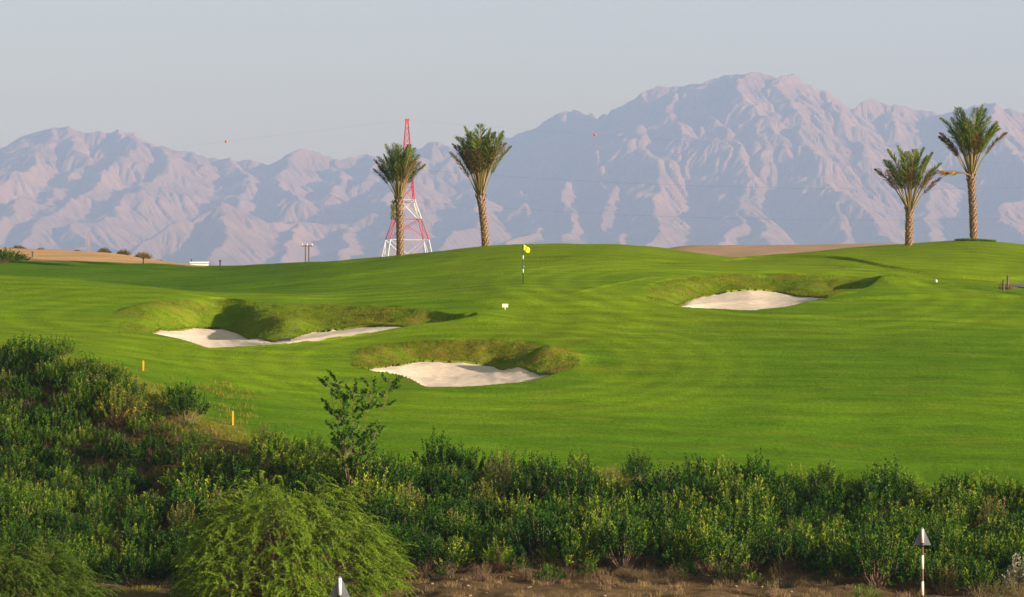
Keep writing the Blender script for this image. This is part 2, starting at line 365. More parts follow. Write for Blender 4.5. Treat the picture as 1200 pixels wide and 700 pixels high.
def terrain(X, Y):
    """returns z (world), photo column u, and bunker masks for plan positions"""
    X = np.asarray(X, float); Y = np.asarray(Y, float)
    D = np.maximum(Y, 60.0); u = 600+F*X/D
    z = base_z(u, D)
    # gentle undulations of the fairway
    on = sstep(162, 175, D)*(1-sstep(300, 340, D))
    z = z+on*(.16*fbm(X/9, Y/11, 3, 3)+.05*fbm(X/2.5, Y/3.5, 3, 9))
    far = sstep(400, 600, D)
    z = z+.5*fbm(X/60, Y/60, 3, 5)*far
    for ue, de, hh_, _w in EDGES:
        q = D-np.interp(u, ue, de); on2 = sstep(ue[0], ue[0]+60, u)*(1-sstep(ue[-1]-60, ue[-1], u))
        z = z+on2*hh_*np.exp(-(q/.55)**2)
    bank = (1-sstep(158, 166, D))*sstep(120, 135, D)
    z = z+bank*.30*fbm(X/2.2, Y/2.2, 4, 21)
    # low terraces on the right (mown step edges)
    s = np.full(X.shape, -9.0); wall = np.zeros(X.shape); inb = np.full(X.shape, -1)
    for i, b in enumerate(BUNK.values()):
        us = b['us']; e = b['ends']
        w = sstep(e[0], e[1], u)*(1-sstep(e[2], e[3], u))
        Df, Ds, Dr = (np.interp(u, us, b[k]) for k in ('Df', 'Ds', 'Dr'))
        fr, bk, rm = (np.interp(u, us, b[k]) for k in ('fr', 'bk', 'rm'))
        t1 = np.clip((D-Df)/np.maximum(Ds-Df, .01), 0, 1); t2 = np.clip((D-Ds)/np.maximum(Dr-Ds, .01), 0, 1)
        v = np.where(D < Ds, fr+(bk-fr)*t1**1.15+5*np.sin(np.pi*np.clip(t1*1.8, 0, 1))*sstep(.4, 2.0, Ds-Df), bk+(rm-bk)*(t2*.55+.45*t2*t2*(3-2*t2)))
        zb = (HOR-v)/F*D
        ins = (D > Df) & (D < Dr) & (u > us[0]) & (u < us[-1])
        rel = (D-Df)/np.maximum(Dr-Df, .01)
        zn = np.where(ins, z*(1-w)+zb*w, z)
        # wider soft shoulder so that the rim rolls over
        for (cu, cr, rx, ry, hgt) in b['ex']:
            cd = np.interp(cu, us, b['Df'])+cr*(np.interp(cu, us, b['Dr'])-np.interp(cu, us, b['Df'])); cx = (cu-600)/F*cd
            g = np.exp(-((X-cx)/rx)**2-((D-cd)/ry)**2)
            if hgt < 0: g = g*np.where(ins, sstep(0, .12, rel)*(1-sstep(.85, 1, rel)), 0)
            zn = zn+hgt*g
        rough = np.where(ins & (D > Ds), 1, 0)*w*(1-sstep(.93, 1.0, rel)*.6)
        zn = zn+rough*(.10*fbm(X/.8, Y/.8, 3, 31))
        z = zn; wall = np.maximum(wall, rough)
        sd = np.minimum(D-Df-.05, Ds-D)+.10*fbm(X/.7, Y/.7, 3, 77)*sstep(.15, .6, Ds-Df)
        sd = np.where((u > us[0]) & (u < us[-1]) & (Ds-Df > .12), sd, -9)
        inb = np.where(sd > -1.0, i, inb); s = np.maximum(s, sd)
    return z+EYE, u, s, wall, inb
def gz(X, Y): return float(terrain(np.array([X]), np.array([Y]))[0][0])
def spread(a, b, step): return list(np.arange(a, b, step))
def geo(start, stop, first, ratio):
    out = []; p = start; s = first
    while (p < stop if first > 0 else p > stop): out.append(p); p += s; s *= ratio
    out.append(stop); return out
xs = np.array(sorted(set([round(v, 4) for v in geo(-38, -16000, -.4, 1.12)]+[round(v, 4) for v in spread(-38, 38, .16)]+[round(v, 4) for v in geo(38, 16000, .4, 1.12)])))
ys = np.array(sorted(set([round(v, 4) for v in geo(124, -600, -.8, 1.12)]+[round(v, 4) for v in spread(124, 168, .3)]+[round(v, 4) for v in spread(168, 212, .15)]+[round(v, 4) for v in spread(212, 300, .35)]+[round(v, 4) for v in spread(300, 600, 2.5)]+[round(v, 4) for v in geo(600, 21000, 5, 1.1)])))
XX, YY = np.meshgrid(xs, ys)
ZZ, UU, SS, WW, IB = terrain(XX, YY)
VV = HOR-(ZZ-EYE)*F/np.maximum(YY, 60)
def turf_colours(X, Y, u, z, wall):
    D = np.maximum(Y, 60); v = HOR-(z-EYE)*F/D
    fair = np.array([.104, .200, .004]); light = np.array([.158, .245, .006]); deep = np.array([.062, .140, .004]); green = np.array([.128, .228, .006])
    desert = np.array([.50, .32, .17]); farsand = np.array([.40, .27, .18]); soil = np.array([.125, .082, .042]); roughc = np.array([.125, .175, .010]); plain_ = np.array([.30, .22, .15])
    n = fbm(X/7, Y/7, 4, 51); n2 = fbm(X/1.5, Y/1.5, 3, 52)
    def mix(a, b, t): return a*(1-t[..., None])+b*t[..., None]
    c = np.broadcast_to(fair, X.shape+(3,)).copy()
    c = mix(c, light, sstep(-.1, .5, n)*.55)
    # light semi-rough band between the fairway and the green, deeper grass at the lower right
    ell = lambda cu, cd, ru, rd: ((u-cu)/ru)**2+((D-cd)/rd)**2
    g = ell(560, 211, 330, 9)+.12*n; c = mix(c, green, (1-sstep(.9, 1.05, g)))
    g2 = ell(1010, 184, 330, 11)+.10*n; c = mix(c, deep*1.15, (1-sstep(.92, 1.04, g2))*.55)
    lf = sstep(1, 5, D-np.interp(u, _us, DK[6]))*(1-sstep(330, 430, u)); c = mix(c, deep*1.1, lf*.85)  # far left hill: shade of the averted slope painted as darker turf
    band = np.abs(g2-1.15); c = mix(c, light*1.05, (1-sstep(.06, .16, band))*.5)
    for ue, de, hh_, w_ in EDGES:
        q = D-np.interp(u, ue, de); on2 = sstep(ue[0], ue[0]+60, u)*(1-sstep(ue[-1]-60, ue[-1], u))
        c = mix(c, deep*.8, on2*w_*1.5*np.exp(-((q-.3)/.45)**2)); c = mix(c, light*1.1, on2*.45*np.exp(-((q+2.2)/1.4)**2))  # mown edges: shade of the step painted as a dark line
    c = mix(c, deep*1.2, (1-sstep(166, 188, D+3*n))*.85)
    c = mix(c, light, sstep(214, 222, D)*sstep(430, 560, u)*.8)
    for b in BUNK.values():
        e = b['us']; cu = (e[0]+e[-1])/2; i_ = len(e)//2; cd = (b['Df'][i_]+b['Dr'][i_])/2; rx = (e[-1]-e[0])/2/F*cd; rd = max((b['Dr'][i_]-b['Df'][i_])/2, 3)
        q = np.sqrt(((X-(cu-600)/F*cd)/(rx+1.5))**2+((D-cd)/(rd+1.5))**2)+.035*n
        am = sstep(.95, 1.05, q)*(1-sstep(1.5, 2.1, q)); c = c*(1+.16*am*np.sin(q*2*math.pi/.20))[..., None]; c = mix(c, light*1.1, .35*am)
    c = c*(1+.075*np.sin(2*math.pi*(D/2.3+.35*n+X/60)))[..., None]
    # far sand ridge on the left and desert beyond
    edge = np.interp(u, [-400, 0, 60, 125, 180, 215, 240, 260, 1700], [258, 268, 269, 273, 274, 270, 264, 300, 300])
    t = sstep(-1.0, 2.0, D-edge+3*n2); isdes = t; c = mix(c, desert, t)
    c = mix(c, farsand, sstep(340, 420, D)); c = mix(c, plain_, sstep(700, 1200, D))
    # bank below the fairway: soil
    top = np.interp(u, _us, DK[3])
    t = 1-sstep(-1.2, .8, D-top+1.2*n2); c = mix(c, np.array([.22, .19, .05]), (1-sstep(.6, 2.6, D-top+1.5*n2))*.75)
    c = mix(c, soil, t)
    c = mix(c, soil*1.25, t*sstep(0, .4, n2)*.6)
    c = mix(c, roughc, wall*(.35+.5*sstep(-.3, .4, fbm(X/2.5, Y/2.5, 3, 63))))
    turf = (1-t)*(1-isdes)*(1-wall)
    mid = sstep(395, 410, u)*(1-sstep(690, 705, u))*(1-sstep(198, 201, D))
    rough = np.clip((.5+.9*mid)*wall*sstep(-.35, .25, fbm(X/3, Y/3, 2, 61))+.0, 0, 1)
    return c, turf, rough
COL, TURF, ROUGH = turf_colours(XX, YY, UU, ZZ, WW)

def clip_sheet():
    ny, nx = XX.shape; idx = np.arange(ny*nx).reshape(ny, nx)
    V = np.stack([XX, YY, ZZ], -1).reshape(-1, 3); S = SS.ravel(); IBr = IB.ravel()
    a, b, c, d = idx[:-1, :-1].ravel(), idx[:-1, 1:].ravel(), idx[1:, 1:].ravel(), idx[1:, :-1].ravel()
    q = np.stack([a, b, c, d], 1); sq = S[q]
    allout = (sq <= 0).all(1); allin = (sq > 0).all(1); cross = ~(allout | allin)
    extra = []; cache = {}; out_p = []; in_p = []; edges = []
    def cut(i, j):
        k = (min(i, j), max(i, j))
        if k not in cache:
            t = S[i]/(S[i]-S[j]); cache[k] = len(V)+len(extra); extra.append((i, j, t))
        return cache[k]
    for row in q[cross]:
        for tri in ((row[0], row[1], row[2]), (row[0], row[2], row[3])):
            ip = []; op = []; cuts = []
            for m in range(3):
                i, j = int(tri[m]), int(tri[(m+1) % 3])
                (ip if S[i] > 0 else op).append(i)
                if (S[i] > 0) != (S[j] > 0):
                    k = cut(i, j); ip.append(k); op.append(k); cuts.append(k)
            if len(ip) >= 3: in_p.append((tuple(ip), int(IBr[row[0]])))
            if len(op) >= 3: out_p.append(tuple(op))
            if len(cuts) == 2: edges.append(tuple(cuts))
    ei = np.array([e[0] for e in extra], int); ej = np.array([e[1] for e in extra], int); et = np.array([e[2] for e in extra])
    def ext(A):
        A = A.reshape(len(V), -1); return np.concatenate([A, A[ei]*(1-et[:, None])+A[ej]*et[:, None]])
    VE = ext(V)
    return VE, ext, q[allout], out_p, q[allin], in_p, IBr, edges
VE, ext, qout, pout, qin, pin, IBr, lipedges = clip_sheet()
# lip: a short earthy skirt under the turf edge around each bunker
LIP = .09
nV = len(VE); lipv = sorted(set(i for e in lipedges for i in e)); lm = {v: nV+k for k, v in enumerate(lipv)}
skirt = VE[lipv].copy(); skirt[:, 2] -= LIP*1.6
Vg = np.concatenate([VE, skirt])
loops = np.concatenate([qout.ravel()] + [np.array([i for p in pout for i in p])] + [np.array([i for (a, b) in lipedges for i in (a, b, lm[b], lm[a])])])
sizes = np.concatenate([np.full(len(qout), 4), [len(p) for p in pout], np.full(len(lipedges), 4)])
used = np.zeros(len(Vg), bool); used[loops] = True; remap = np.cumsum(used)-1
me = mesh_np('ground', Vg[used], remap[loops], sizes, smooth=True)
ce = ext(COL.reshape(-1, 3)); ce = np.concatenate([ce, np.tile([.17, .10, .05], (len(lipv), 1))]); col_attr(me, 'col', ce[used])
te = np.concatenate([ext(TURF)[:, 0], np.zeros(len(lipv))]); attr(me, 'turf', te[used])
re_ = np.concatenate([ext(ROUGH)[:, 0], np.full(len(lipv), .4)]); attr(me, 'rough', re_[used])
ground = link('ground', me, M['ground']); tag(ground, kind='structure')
# the sand of each bunker: one sheet each, a hand below the turf edge
bl = {0: 'long narrow white sand bunker on the left with a rake in it', 1: 'nearest white sand bunker with a grassy mound at its right end', 2: 'oval white sand bunker at the right below the far mound'}
for bi in range(3):
    Q = qin[IBr[qin[:, 0]] == bi]; Pn = [p for p, k in pin if k == bi or True]
    cx = {0: (0, 500), 1: (400, 700), 2: (700, 1100)}[bi]
    def in_b(i): u = 600+F*VE[i, 0]/VE[i, 1]; return u
    uq = 600+F*VE[qin[:, 0], 0]/VE[qin[:, 0], 1]; dq = VE[qin[:, 0], 1]
    sel = lambda u, D: (IBsel(u, D) == bi)
    def IBsel(u, D):
        best = np.full(np.shape(u), -1)
        for i, b in enumerate(BUNK.values()):
            Df = np.interp(u, b['us'], b['Df']); Ds = np.interp(u, b['us'], b['Ds'])
            ok = (D > Df-.6) & (D < Ds+.6) & (u > b['us'][0]) & (u < b['us'][-1]) & (Ds-Df > .05)
            best = np.where(ok, i, best)
        return best
    Q = qin[IBsel(uq, dq) == bi]
    Pn = [p for p, k in pin if IBsel(600+F*VE[p[0], 0]/VE[p[0], 1], VE[p[0], 1]) == bi]
    lp = np.concatenate([Q.ravel(), np.array([i for p in Pn for i in p])]).astype(int); sz = np.concatenate([np.full(len(Q), 4), [len(p) for p in Pn]]).astype(int)
    Vs = VE.copy(); Se = ext(SS)[:, 0]
    Vs[:, 2] -= LIP*(1-.3*np.clip(Se, 0, 1)) - .03*fbm(Vs[:, 0]/.6, Vs[:, 1]/.5, 3, 91)
    used = np.zeros(len(Vs), bool); used[lp] = True; remap = np.cumsum(used)-1
    me = mesh_np('sand_bunker', Vs[used], remap[lp], sz, smooth=True)
    o = link('sand_bunker', me, M['sand']); tag(o, bl[bi], kind='structure')

# cart path that shows at the right edge
def drape(name, pts, half, mat, lift=.05):
    vs = []; fs = []
    for i, (x, y) in enumerate(pts):
        d = Vector(pts[min(i+1, len(pts)-1)])-Vector(pts[max(i-1, 0)]); n = Vector((-d.y, d.x)).normalized()
        for k in range(5):
            p = Vector((x, y))+n*half*(k/2-1); vs.append((p.x, p.y, gz(p.x, p.y)+lift))
    for i in range(len(pts)-1):
        for k in range(4): a = i*5+k; fs.append((a, a+1, a+6, a+5))
    me = bpy.data.meshes.new(name); me.from_pydata(vs, [], fs); me.update(); return link(name, me, mat)
pth = drape('cart_path', [(28.6+.9*i, 219+.9*i-.02*i*i) for i in range(22)], 1.1, M['asphalt']); tag(pth, kind='structure')

# ------------------------------------------------------------------ mountains
def mountains():
    MS = 2.0          # plan laid out at half size: crest 18 km away, about 930 m high
    cell = 4.4
    gx = np.arange(-2300, 2300, cell); gy = np.arange(7000, 10100, cell)
    X, Y = np.meshgrid(gx, gy)
    wx = 60*fbm(X/260, Y/260, 5, 101); wy = 60*fbm(X/260+9, Y/260-4, 5, 102)
    Xw = X+wx; Yw = Y+wy
    sil = [(-500,230),(-300,205),(-120,215),(-40,200),(0,181),(30,160),(60,149),(75,147),(100,152),(120,152),(145,148),(165,153),(195,165),(230,178),(262,185),(290,184),(320,185),(340,180),(360,184),(385,191),(405,186),(430,181),(455,183),(475,172),(497,163),(515,168),(532,173),(550,169),(580,166),(605,157),(630,142),(655,131),(672,128),(700,132),(714,138),(730,127),(760,110),(790,97),(815,88),(835,86),(855,86),(870,84),(885,88),(900,95),(914,90),(930,97),(960,112),(990,125),(1020,119),(1045,119),(1075,122),(1105,131),(1135,127),(1157,120),(1175,127),(1200,138),(1260,170),(1400,190),(1600,215),(1800,250)]
    Dc = lambda u: 9000+np.interp(u, [-500, 300, 450, 672, 730, 870, 1000, 1060, 1160, 1700], [9100-9000, 100, 300, 420, 120, 0, 50, 150, 0, 100])
    H = lambda v, D: (HOR-v)/F*D+6
    lines = []
    cr = [((u-600)/F*Dc(u), Dc(u), H(v, Dc(u))) for u, v in sil]
    lines.append((cr, .74))
    spurs = [
     [(60,150),(38,190,8700),(5,212,8450),(-60,250,8150)],
     [(75,147),(95,190,8750),(60,218,8500),(25,245,8200),(-20,290,7850)],
     [(145,148),(150,180,8750),(110,222,8450),(60,255,8100),(20,285,7850)],
     [(165,153),(205,200,8650),(150,245,8300),(95,265,8050),(75,295,7800)],
     [(230,178),(225,215,8650),(200,232,8450)],
     [(262,185),(300,215,8700),(290,240,8400)],
     [(155,304,7560),(180,280,7650),(205,262,7720),(225,258,7760),(262,240,7850),(290,262,7900),(340,256,8000),(400,262,8050),(440,243,8150),(470,226,8300),(500,205,8600),(497,163)],
     [(262,240,7850),(270,270,7650),(240,300,7450)], [(340,256,8000),(345,280,7750),(320,305,7500)], [(400,262,8050),(420,285,7750),(410,305,7520)],
     [(440,243,8150),(480,270,7850),(470,300,7560)],
     [(340,180),(330,212,8700),(370,235,8400)], [(385,191),(410,215,8750),(395,240,8450)], [(430,181),(440,210,8750)],
     [(550,169),(520,205,8800),(560,235,8400),(540,285,7800)], [(497,163),(540,195,8850)],
     [(605,157),(610,190,8950),(600,225,8550),(620,262,8150),(600,298,7700)],
     [(672,128),(650,160,9050),(668,200,8650),(655,240,8250),(672,290,7750)],
     [(730,127),(705,150,8900),(700,185,8600),(715,225,8300),(705,260,8000),(725,297,7600)],
     [(760,110),(745,140,8800),(768,185,8450),(772,230,8150),(755,295,7600)],
     [(790,97),(790,130,8800),(805,165,8550),(845,178,8450),(862,200,8300)],
     [(815,88),(840,140,8700),(862,200,8300),(866,235,8050),(845,262,7850),(835,297,7600)], [(866,235,8050),(885,270,7800),(900,300,7560)],
     [(870,84),(880,120,8750),(905,155,8500)],
     [(914,90),(925,130,8700),(940,165,8450),(965,205,8200),(985,245,7950),(992,297,7600)], [(965,205,8200),(1005,240,7950),(1035,272,7750),(1060,300,7560)],
     [(960,112),(985,150,8700),(1000,195,8400)],
     [(1045,119),(1045,160,8850),(1075,205,8500),(1090,260,8050),(1120,298,7700)],
     [(1105,131),(1120,175,8750)], [(1157,120),(1170,165,8700),(1210,210,8350),(1185,262,7950),(1215,298,7700)],
     [(1260,170),(1290,220,8600),(1270,290,7900)], [(-120,215),(-100,250,8600),(-120,290,8000)], [(1400,190),(1420,250,8500)], [(-300,205),(-280,250,8500)], [(1600,215),(1600,270,8500)]]
    for s in spurs:
        pl = []
        for p in s:
            D = p[2] if len(p) > 2 else Dc(p[0]); pl.append(((p[0]-600)/F*D, D, H(p[1], D)))
        lines.append((pl, .55))
    Z = np.full(X.shape, -50.0)
    for pl, k in lines:
        for (x0, y0, h0), (x1, y1, h1) in zip(pl[:-1], pl[1:]):
            dx, dy = x1-x0, y1-y0; L2 = dx*dx+dy*dy
            if L2 < 1: continue
            m = 700
            bx = (X > min(x0, x1)-m) & (X < max(x0, x1)+m) & (Y > min(y0, y1)-m) & (Y < max(y0, y1)+m)
            sel = np.where(bx)
            px = Xw[sel]; py = Yw[sel]
            t = np.clip(((px-x0)*dx+(py-y0)*dy)/L2, 0, 1); dist = np.hypot(px-x0-t*dx, py-y0-t*dy)
            Z[sel] = np.maximum(Z[sel], h0+(h1-h0)*t-k*dist-.00012*dist*dist*0)
    floor = 2.0+14*np.clip((Y-7400)/800, 0, 3)
    Z = np.maximum(Z, floor*(.4+.6*np.clip((Y-7300)/500, 0, 1)))
    rel = np.clip(Z/160, 0, 1)
    Z = Z+rel*(46*(ridged(Xw/210, Yw/210, 3, 111)-.62)+26*(ridged(Xw/80, Yw/95, 4, 112)-.6))
    # water carved gullies: particles run downhill, all in step
    H_, W_ = Z.shape; rng = np.random.default_rng(5)
    for batch in range(60):
        n = 22000; px = rng.uniform(1, W_-2, n); py = rng.uniform(1, H_-2, n); vx = np.zeros(n); vy = np.zeros(n); sed = np.zeros(n); alive = np.ones(n, bool)
        for st in range(40):
            ix = px.astype(int); iy = py.astype(int)
            gxv = (Z[iy, ix+1]-Z[iy, ix-1])*.5; gyv = (Z[iy+1, ix]-Z[iy-1, ix])*.5
            vx = vx*.35-gxv; vy = vy*.35-gyv; sp = np.hypot(vx, vy)+1e-6
            nx_ = np.clip(px+vx/sp, 1, W_-2.01); ny_ = np.clip(py+vy/sp, 1, H_-2.01)
            jx = nx_.astype(int); jy = ny_.astype(int); dz = Z[iy, ix]-Z[jy, jx]
            cap = np.clip(dz, 0, 9)*1.1
            mv = np.where(cap > sed, np.minimum((cap-sed)*.10, np.maximum(dz, 0)*.28), (cap-sed)*.06)
            mv = np.where(dz < 0, -np.minimum(sed, -dz*.5), mv)
            np.add.at(Z, (iy, ix), -mv); sed = sed+mv; px, py = nx_, ny_
    k = np.array([.10, .80, .10])
    for _ in range(1):
        Z = np.apply_along_axis(lambda r: np.convolve(np.pad(r, 1, mode='edge'), k, mode='valid'), 0, Z)
        Z = np.apply_along_axis(lambda r: np.convolve(np.pad(r, 1, mode='edge'), k, mode='valid'), 1, Z)
    ef = sstep(-2300, -2000, X)*(1-sstep(2000, 2290, X))*sstep(7000, 7200, Y)*(1-sstep(9800, 10090, Y))
    Z = Z*ef-6*(1-ef)-6
    X = X*MS; Y = Y*MS; Z = Z*MS+EYE
    ny, nx = X.shape; idx = np.arange(ny*nx).reshape(ny, nx)
    q = np.stack([idx[:-1, :-1].ravel(), idx[:-1, 1:].ravel(), idx[1:, 1:].ravel(), idx[1:, :-1].ravel()], 1)
    me = mesh_np('mountains', np.stack([X, Y, Z], -1).reshape(-1, 3), q, np.full(len(q), 4), smooth=False)
    m, nt, b = mat_new('mountain_rock'); N = nt.nodes; L = nt.links
    tc = N.new('ShaderNodeTexCoord'); n = N.new('ShaderNodeTexNoise'); n.inputs['Scale'].default_value = .003; n.inputs['Detail'].default_value = 9; n.inputs['Roughness'].default_value = .65
    mp = N.new('ShaderNodeMapping'); mp.inputs['Scale'].default_value = (1, 1, 2.5); L.new(tc.outputs['Object'], mp.inputs[0]); L.new(mp.outputs[0], n.inputs['Vector'])
    r = N.new('ShaderNodeValToRGB'); r.color_ramp.elements[0].position = .3; r.color_ramp.elements[0].color = (.18, .088, .05, 1); r.color_ramp.elements[1].position = .72; r.color_ramp.elements[1].color = (.36, .18, .095, 1)
    L.new(n.outputs[0], r.inputs[0]); L.new(r.outputs[0], b.inputs['Base Color']); b.inputs['Roughness'].default_value = .95; b.inputs['Specular IOR Level'].default_value = .1
    n2 = N.new('ShaderNodeTexNoise'); n2.noise_type = 'RIDGED_MULTIFRACTAL'; n2.inputs['Scale'].default_value = .006; n2.inputs['Detail'].default_value = 9; n2.inputs['Roughness'].default_value = .6; L.new(tc.outputs['Object'], n2.inputs['Vector'])
    bp = N.new('ShaderNodeBump'); bp.inputs['Strength'].default_value = .8; bp.inputs['Distance'].default_value = 26; L.new(n2.outputs[0], bp.inputs['Height']); L.new(bp.outputs[0], b.inputs['Normal'])
    o = link('mountains', me, m); tag(o, kind='structure')
mountains()

# haze: one closed box of even air
hz = MB().box((0, 10050, 722), (33600, 22900, 1476)).build('haze', None)
hm = bpy.data.materials.new('haze_air'); hm.use_nodes = True; hn = hm.node_tree; hn.nodes.clear()
ho = hn.nodes.new('ShaderNodeOutputMaterial'); hv = hn.nodes.new('ShaderNodeVolumePrincipled')
hv.inputs['Color'].default_value = (.41, .585, 1.0, 1); hv.inputs['Density'].default_value = HAZE_DENSITY; hv.inputs['Anisotropy'].default_value = 0.0
hn.links.new(hv.outputs[0], ho.inputs['Volume']); hz.data.materials.append(hm); tag(hz, kind='stuff')

# ------------------------------------------------------------------ foliage builders (all numpy)
def leaves_mesh(name, pos, dirs, length, width, tone, mat, rng, stems=None, stem_mat=None, flat=False):
    """rhombic leaves at pos along dirs; stems = (verts, quads)"""
    n = len(pos); dirs = dirs/np.maximum(np.linalg.norm(dirs, axis=1, keepdims=True), 1e-6)
    rnd = rng.normal(size=(n, 3)); side = np.cross(dirs, rnd); side /= np.maximum(np.linalg.norm(side, axis=1, keepdims=True), 1e-6)
    L = np.asarray(length)*np.ones(n); W = np.asarray(width)*np.ones(n)
    nor = np.cross(side, dirs)
    a = pos; t = pos+dirs*L[:, None]-np.array([0, 0, 1])*(.12*L)[:, None]
    m = pos+dirs*(L*.45)[:, None]+nor*(.08*L)[:, None]
    b = m+side*(W*.5)[:, None]; c = m-side*(W*.5)[:, None]
    V = np.stack([a, b, t, c], 1).reshape(-1, 3); q = np.arange(4*n).reshape(n, 4); T = np.repeat(tone, 4)
    sizes = np.full(n, 4); loops = q.ravel(); mi = np.zeros(n)
    if stems is not None and len(stems[1]):
        sv, sq = stems; loops = np.concatenate([loops, (np.asarray(sq)+len(V)).ravel()]); V = np.concatenate([V, sv]); T = np.concatenate([T, np.full(len(sv), .2)])
        sizes = np.concatenate([sizes, np.full(len(sq), 4)]); mi = np.concatenate([mi, np.ones(len(sq))])
    me = mesh_np(name, V, loops, sizes, smooth=False, mat_idx=mi)
    me.materials.append(mat)
    if stem_mat: me.materials.append(stem_mat)
    attr(me, 'tone', T[:len(me.vertices)])
    return me
def stem_quads(curves, r0, r1):
    V = []; Q = []
    for c in curves:
        n = len(c); b0 = len(V)
        for i, p in enumerate(c):
            r = r0+(r1-r0)*i/(n-1)
            for k in range(3): V.append((p[0]+r*math.cos(k*2.094), p[1]+r*math.sin(k*2.094), p[2]))
        for i in range(n-1):
            for k in range(3): a = b0+i*3+k; b = b0+i*3+(k+1) % 3; Q.append((a, b, b+3, a+3))
    return np.array(V), np.array(Q, int)
def sprig_shrub(name, seed, R, Hh, nsprig, nleaf, llen, lwid, mat, up=.75, barkmat='bark', stems_every=3, bare=.25, shell=.5):
    """shrub made of upright leafy sprigs rooted at a crown base; R radius, Hh height"""
    rng = np.random.default_rng(seed); P_, D_, T_ = [], [], []; curves = []
    ph0 = rng.uniform(0, 6.28, 4)
    for i in range(nsprig):
        a = rng.uniform(0, 2*math.pi); rr = math.sqrt(rng.uniform(0, 1))
        lump = 1+.22*math.sin(2*a+ph0[0])+.15*math.sin(3*a+ph0[1])
        hx, hy = R*rr*math.cos(a)*lump, R*rr*math.sin(a)*lump
        top = Hh*(1-.55*rr**2.2)*rng.uniform(.72, 1.08)*(1+.12*math.sin(5*a+ph0[2]))
        L = top*rng.uniform(.38, .62)
        tip = np.array([hx*1.06, hy*1.06, top]); base = np.array([hx*(1-.35*up*rr), hy*(1-.35*up*rr), max(top-L, .03)])
        bend = rng.normal(size=3)*.05
        t = np.linspace(bare*.3, 1, nleaf)+rng.uniform(-.02, .02, nleaf)
        pts = base[None]*(1-t[:, None])+tip[None]*t[:, None]+np.sin(t*math.pi)[:, None]*bend[None]
        ax = (tip-base)/np.linalg.norm(tip-base)
        g = np.arange(nleaf)*2.4+rng.uniform(0, 6); o = np.stack([np.cos(g), np.sin(g), np.zeros(nleaf)], 1)
        spread_ = (1.05-.75*t)[:, None]
        d = ax[None]*(.75)+o*spread_+rng.normal(size=(nleaf, 3))*.18
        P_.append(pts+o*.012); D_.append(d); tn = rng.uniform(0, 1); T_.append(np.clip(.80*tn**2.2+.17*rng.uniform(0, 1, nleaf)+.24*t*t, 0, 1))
        if i % stems_every == 0:
            root = np.array([hx*.25, hy*.25, 0.0]); curves.append([root, (root+base)/2+bend, base, (base+tip)/2+bend*.9, tip])
    P_ = np.concatenate(P_); D_ = np.concatenate(D_); T_ = np.concatenate(T_)
    n = len(P_)
    return leaves_mesh(name, P_, D_, llen*rng.uniform(.7, 1.25, n), lwid*rng.uniform(.8, 1.2, n), T_, mat, rng, stem_quads(curves, .012, .004), M[barkmat])

placed = []   # (x, y, r)
def place(me, name, x, y, s, label, cat, group, rz=None, sink=.03, sz=None):
    o = link(name, me); o.location = (x, y, gz(x, y)-sink-(.14 if name == 'desert_bush' else 0)); o.rotation_euler = (random.uniform(-.05, .05), random.uniform(-.05, .05), random.uniform(0, 6.28) if rz is None else rz)
    o.scale = (s, s, s if sz is None else sz); return tag(o, label, cat, group)

# hedge shrubs
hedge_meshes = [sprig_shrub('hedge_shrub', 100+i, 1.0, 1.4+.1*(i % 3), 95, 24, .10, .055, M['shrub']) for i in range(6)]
young_meshes = [sprig_shrub('hedge_shrub', 140+i, .62, 1.0, 34, 22, .09, .042, M['shrub'], stems_every=1) for i in range(3)]
dry_meshes = [sprig_shrub('dry_shrub', 160+i, .5, .75, 46, 16, .05, .013, M['shrub_dry'], stems_every=1, barkmat='bark') for i in range(3)]
def scatter(n, region, rmin, tries=40, seed=1, pts=None):
    rng = random.Random(seed); pts = [] if pts is None else pts; got = []
    for _ in range(n*tries):
        if len(got) >= n: break
        u, D = region(rng)
        x = (u-600)/F*D
        if all((x-a)**2+(D-b)**2 > rmin*rmin for a, b in pts): pts.append((x, D)); got.append((x, D))
    return got
foot = lambda u: float(np.interp(u, _us, DK[1])); top = lambda u: float(np.interp(u, _us, DK[3]))
allp = []
def reg_hedge(r):
    u = r.uniform(215, 1270); f0, t0 = foot(u), top(u)
    lo = f0+np.interp(u, [200, 470, 480, 960, 975, 1300], [-1, .5, 1.9, 1.7, -1.5, -2.5])
    return u, r.uniform(lo, t0+.6)
BIG = P(335, 640, 138)
pale_meshes = [sprig_shrub('pale_shrub', 180+i, .8, 1.5, 60, 22, .09, .030, M['paleleaf'], stems_every=1) for i in range(3)]
hp = scatter(285, reg_hedge, 1.20, seed=3, pts=allp)
for i, (x, y) in enumerate(hp):
    u = 600+F*x/y
    if abs(u-273) < 32 and y > top(u)-5.5: continue
    edge = y > top(u)-1.6
    me = random.choice(hedge_meshes); s = random.uniform(.72, 1.3)
    if edge: s *= .82
    if random.random() < .11:
        place(random.choice(pale_meshes), 'pale_shrub', x, y, s*.95, 'paler yellow green shrub with thin upright stems among the darker hedge', 'shrub', 'pale shrubs in the hedge')
        continue
    place(me, 'hedge_shrub', x, y, s, 'dark green leafy shrub in the dense hedge along the foot of the fairway', 'shrub', 'hedge shrubs below the fairway', sz=s*random.uniform(.85, 1.25))
